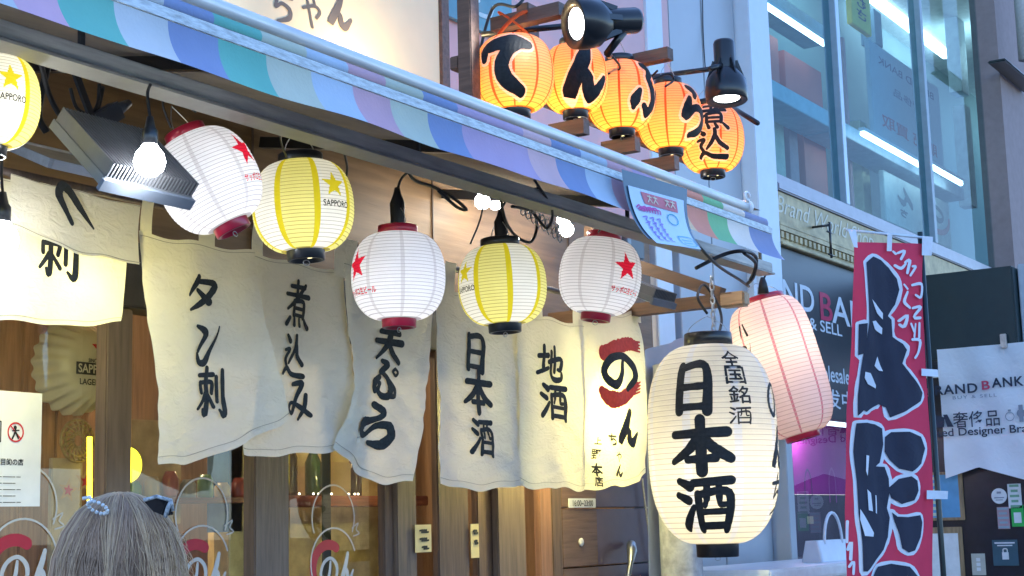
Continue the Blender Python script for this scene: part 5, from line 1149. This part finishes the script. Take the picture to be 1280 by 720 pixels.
# ------------------------------------------------------------------ the person in front
hc = at(150, 672, D=2.2); hz_ = at(150, 618, D=2.2).z
fx = Vector((.80, .60, 0)).normalized(); sx_ = Vector((fx.y, -fx.x, 0))     # facing into the shop; sx_ = her right
base = Vector((hc.x, hc.y, 0)); cz = hz_ - .125
pr = thing('person', 'person with long ash blonde hair seen from behind, dark sunglasses on the head', 'person', base)
J = {'pel': (0, 0, .92), 'wai': (0, 0, 1.05), 'che': (0, .0, 1.24), 'nec': (0, -.01, cz - .15), 'nk2': (0, .0, cz - .09), 'hd0': (0, .005, cz - .02), 'hd1': (0, .0, cz + .05)}
ed = [('pel', 'wai'), ('wai', 'che'), ('che', 'nec'), ('nec', 'nk2'), ('nk2', 'hd0'), ('hd0', 'hd1')]; rr = {'pel': .14, 'wai': .105, 'che': .125, 'nec': .055, 'nk2': .045, 'hd0': .078, 'hd1': .085}
for s_, n_ in ((-1, 'l'), (1, 'r')):
    J.update({'sh' + n_: (s_ * .17, 0, cz - .20), 'el' + n_: (s_ * .21, -.02, 1.06), 'wr' + n_: (s_ * .20, .06, .84), 'ha' + n_: (s_ * .20, .08, .75), 'hi' + n_: (s_ * .09, 0, .84), 'kn' + n_: (s_ * .10, .01, .47), 'an' + n_: (s_ * .10, -.02, .09), 'to' + n_: (s_ * .11, .13, .04)})
    ed += [('che', 'sh' + n_), ('sh' + n_, 'el' + n_), ('el' + n_, 'wr' + n_), ('wr' + n_, 'ha' + n_), ('pel', 'hi' + n_), ('hi' + n_, 'kn' + n_), ('kn' + n_, 'an' + n_), ('an' + n_, 'to' + n_)]
    rr.update({'sh' + n_: .062, 'el' + n_: .042, 'wr' + n_: .03, 'ha' + n_: .032, 'hi' + n_: .095, 'kn' + n_: .058, 'an' + n_: .04, 'to' + n_: .035})
ks = list(J); bw = lambda p: base + sx_ * p[0] + fx * p[1] + Vector((0, 0, p[2]))
me = bpy.data.meshes.new('body'); me.from_pydata([bw(J[k]) - base for k in ks], [(ks.index(a), ks.index(b)) for a, b in ed], [])
body = bpy.data.objects.new('body', me); COL.objects.link(body); body.parent = pr
sk = body.modifiers.new('skin', 'SKIN')
for v, k in zip(me.skin_vertices[0].data, ks): v.radius = (rr[k], rr[k]); v.use_root = k == 'pel'
body.modifiers.new('sub', 'SUBSURF').levels = 2; body.modifiers['sub'].render_levels = 2
me.materials.append(pm('skin', (.55, .36, .28), .5, var=.05))
for s_ in (-1, 1):                               # ears
    pass
top_ = MB(); hh = [(.20, .96, .15), (.19, 1.05, .13), (.20, 1.22, .14), (.215, cz - .24, .13), (.19, cz - .19, .10), (.09, cz - .145, .075), (.065, cz - .12, .065)]
vs = []; fs = []
for a_, z, b_ in hh:
    for k in range(32): q = 2 * pi * k / 32; vs.append(bw((a_ * cos(q), b_ * sin(q), z)))
for j in range(len(hh) - 1):
    for k in range(32): fs.append((j * 32 + k, j * 32 + (k + 1) % 32, (j + 1) * 32 + (k + 1) % 32, (j + 1) * 32 + k))
top_.add(vs, fs, 0, True).build('top_garment', pm('pale_blue_cotton', (.55, .58, .68), .9, var=.06, bump=.1), pr)
mb = MB()
for s_ in (-1, 1):
    n_ = 'l' if s_ < 0 else 'r'; mb.tube([bw((s_ * .09, 0, .97)), bw(J['hi' + n_]), bw(J['kn' + n_]), bw((s_ * .10, -.02, .1))], [.13, .115, .085, .08], 20)
mb.build('trousers', pm('dark_denim', (.04, .05, .08), .9), pr)
HA = [pm('hair_ash', (.44, .28, .175), .45, var=.25, spec=.4), pm('hair_blonde', (.62, .43, .25), .45, var=.2, spec=.4), pm('hair_dark', (.34, .215, .135), .45, var=.25, spec=.4), pm('hair_grey', (.47, .31, .20), .45, var=.2, spec=.4)]
hcn = Vector((base.x, base.y, cz)); a1, a2, a3 = .083, .10, .122
def hp_(ph, th, g_): return hcn + sx_ * ((a1 + g_) * sin(th) * cos(ph)) + fx * ((a2 + g_) * sin(th) * sin(ph)) + Vector((0, 0, (a3 + g_) * cos(th)))
vs = []; fs = []
mb = MB()
rnd = random.Random(3)
def hv(u, v):
    ph = rad(-242) + u * rad(304); ph = pi / 2 + rad(28) + u * rad(304)
    if v < .6: p = hp_(ph, v / .6 * pi / 2, .006)
    else:
        p0 = hp_(ph, pi / 2, .006); k = (v - .6) / .4; o_ = (p0 - hcn); o_.z = 0; p = p0 + o_ * (.10 * sin(k * pi * .6)) + Vector((0, 0, -.30 * k))
    return p
mb.grid(hv, 60, 30).build('hair', HA[0], pr); hair = [o for o in pr.children if o.name.startswith('hair')][0]
mb = MB()
for k in range(5200):
    ph = pi / 2 + rad(24) + rnd.random() * rad(312); g_ = .004 + rnd.random() * .009 + .0025 * (sin(ph * 8 + 1) + .7 * sin(ph * 21 + 2)); ln = rnd.uniform(.20, .36); fl_ = rnd.uniform(.0, .24); wob = rnd.gauss(0, .07); w2 = rnd.gauss(0, .02)
    pts = [hp_(ph + wob * (1 - th / 1.57) * 3 + w2 * sin(th * 4 + k), th, g_ * (.4 + th / 2.6)) for th in (.06 + .16 * rnd.random(), .4, .7, 1.0, 1.3, 1.57)]
    p0 = pts[-1]; o_ = p0 - hcn; o_.z = 0; sdw = sx_ * rnd.gauss(0, .018) + fx * rnd.gauss(0, .01)
    for j in range(1, 6):
        q = j / 5; pts.append(p0 + o_ * (fl_ * sin(q * pi * .6)) + sdw * q * q + Vector((0, 0, -ln * q)))
    r = rnd.uniform(.00035, .0009); side_ = (p0 - hcn).dot(sx_) / a1; lock = sin(ph * 8 + 1) + .7 * sin(ph * 21 + 2) + rnd.gauss(0, .6)
    tone = rnd.choice((0, 3, 1, 1)) if side_ + lock * .2 > .55 else (1 if lock > 1.5 else 3 if lock > .4 else 0 if lock > -.8 else 2)
    mb.tube(pts, [r] * (len(pts) - 1) + [r * .3], 3, tone, False)
mb.build('strands', HA, hair)
mb = MB()                                        # blonde flyaway wisps on her right
for k in range(90):
    p0 = hp_(rad(rnd.uniform(-75, 60)), rnd.uniform(.7, 1.55), .008); o_ = (p0 - hcn); o_.z = 0; o_.normalize(); L_ = rnd.uniform(.02, .05); tw = rnd.uniform(-.5, .5)
    mb.tube([p0 + o_ * (.016 * sin(q * 2.4) + .004 * q) + (sx_ * tw + fx * tw * .5) * (.02 * q * q) + Vector((0, 0, -L_ * q)) for q in (0, .2, .4, .6, .8, 1)], [.00035] * 5 + [.00015], 3, 1, True)
mb.build('wisps', HA, hair)
cl = at(123, 634, D=2.12); mb = MB(); bm = None
for k in range(14):
    a = k * 2 * pi / 14; q = cl + (RM @ Vector((.0135 * cos(a), .0085 * sin(a) + .004 * cos(a), -.004 + .006 * sin(a))))
    bm = bmesh.new(); bmesh.ops.create_icosphere(bm, subdivisions=1, radius=.0031)
    for v in bm.verts: v.co += q
    mb.addbm(bm, 0, True)
mb.tube([cl + RM @ Vector((-.022, -.012, 0)), cl + RM @ Vector((-.012, -.014, 0)), cl + RM @ Vector((-.008, -.006, 0))], .0028, 6)
mb.build('bead_band', pm('pale_blue_bead', (.62, .64, .64), .2, var=.3, scale=80, coat=.5), pr)
g0 = at(196, 634, D=2.12); mb = MB(); C_ = lambda x, y, z=0: g0 + RM @ Vector((x, y, z))
vs = [C_(-.018, -.008, 0), C_(.0, -.012, .004), C_(.018, -.006, .01), C_(.02, .012, .012), C_(.010, .014, .008), C_(-.006, .006, .002)]
sgl = MB().add(vs + [v + RM @ Vector((0, 0, .006)) for v in vs], [(0, 1, 2, 3, 4, 5), (11, 10, 9, 8, 7, 6)] + [(i, i + 6, (i + 1) % 6 + 6, (i + 1) % 6) for i in range(6)]).build('sunglasses', pm('black_lens', (.008, .008, .01), .12, spec=.8), pr)
MB().tube([C_(-.018, -.010, -.002), C_(.0, -.015, .0), C_(.019, -.009, .004), C_(.021, .006, .006)], .0028, 8).tube([C_(.012, .014, -.002), C_(.016, .0, -.001), C_(.02, -.008, .0)], .003, 8).build('frame', pm('patterned_frame', (.34, .36, .38), .3, var=.8, scale=220), sgl)
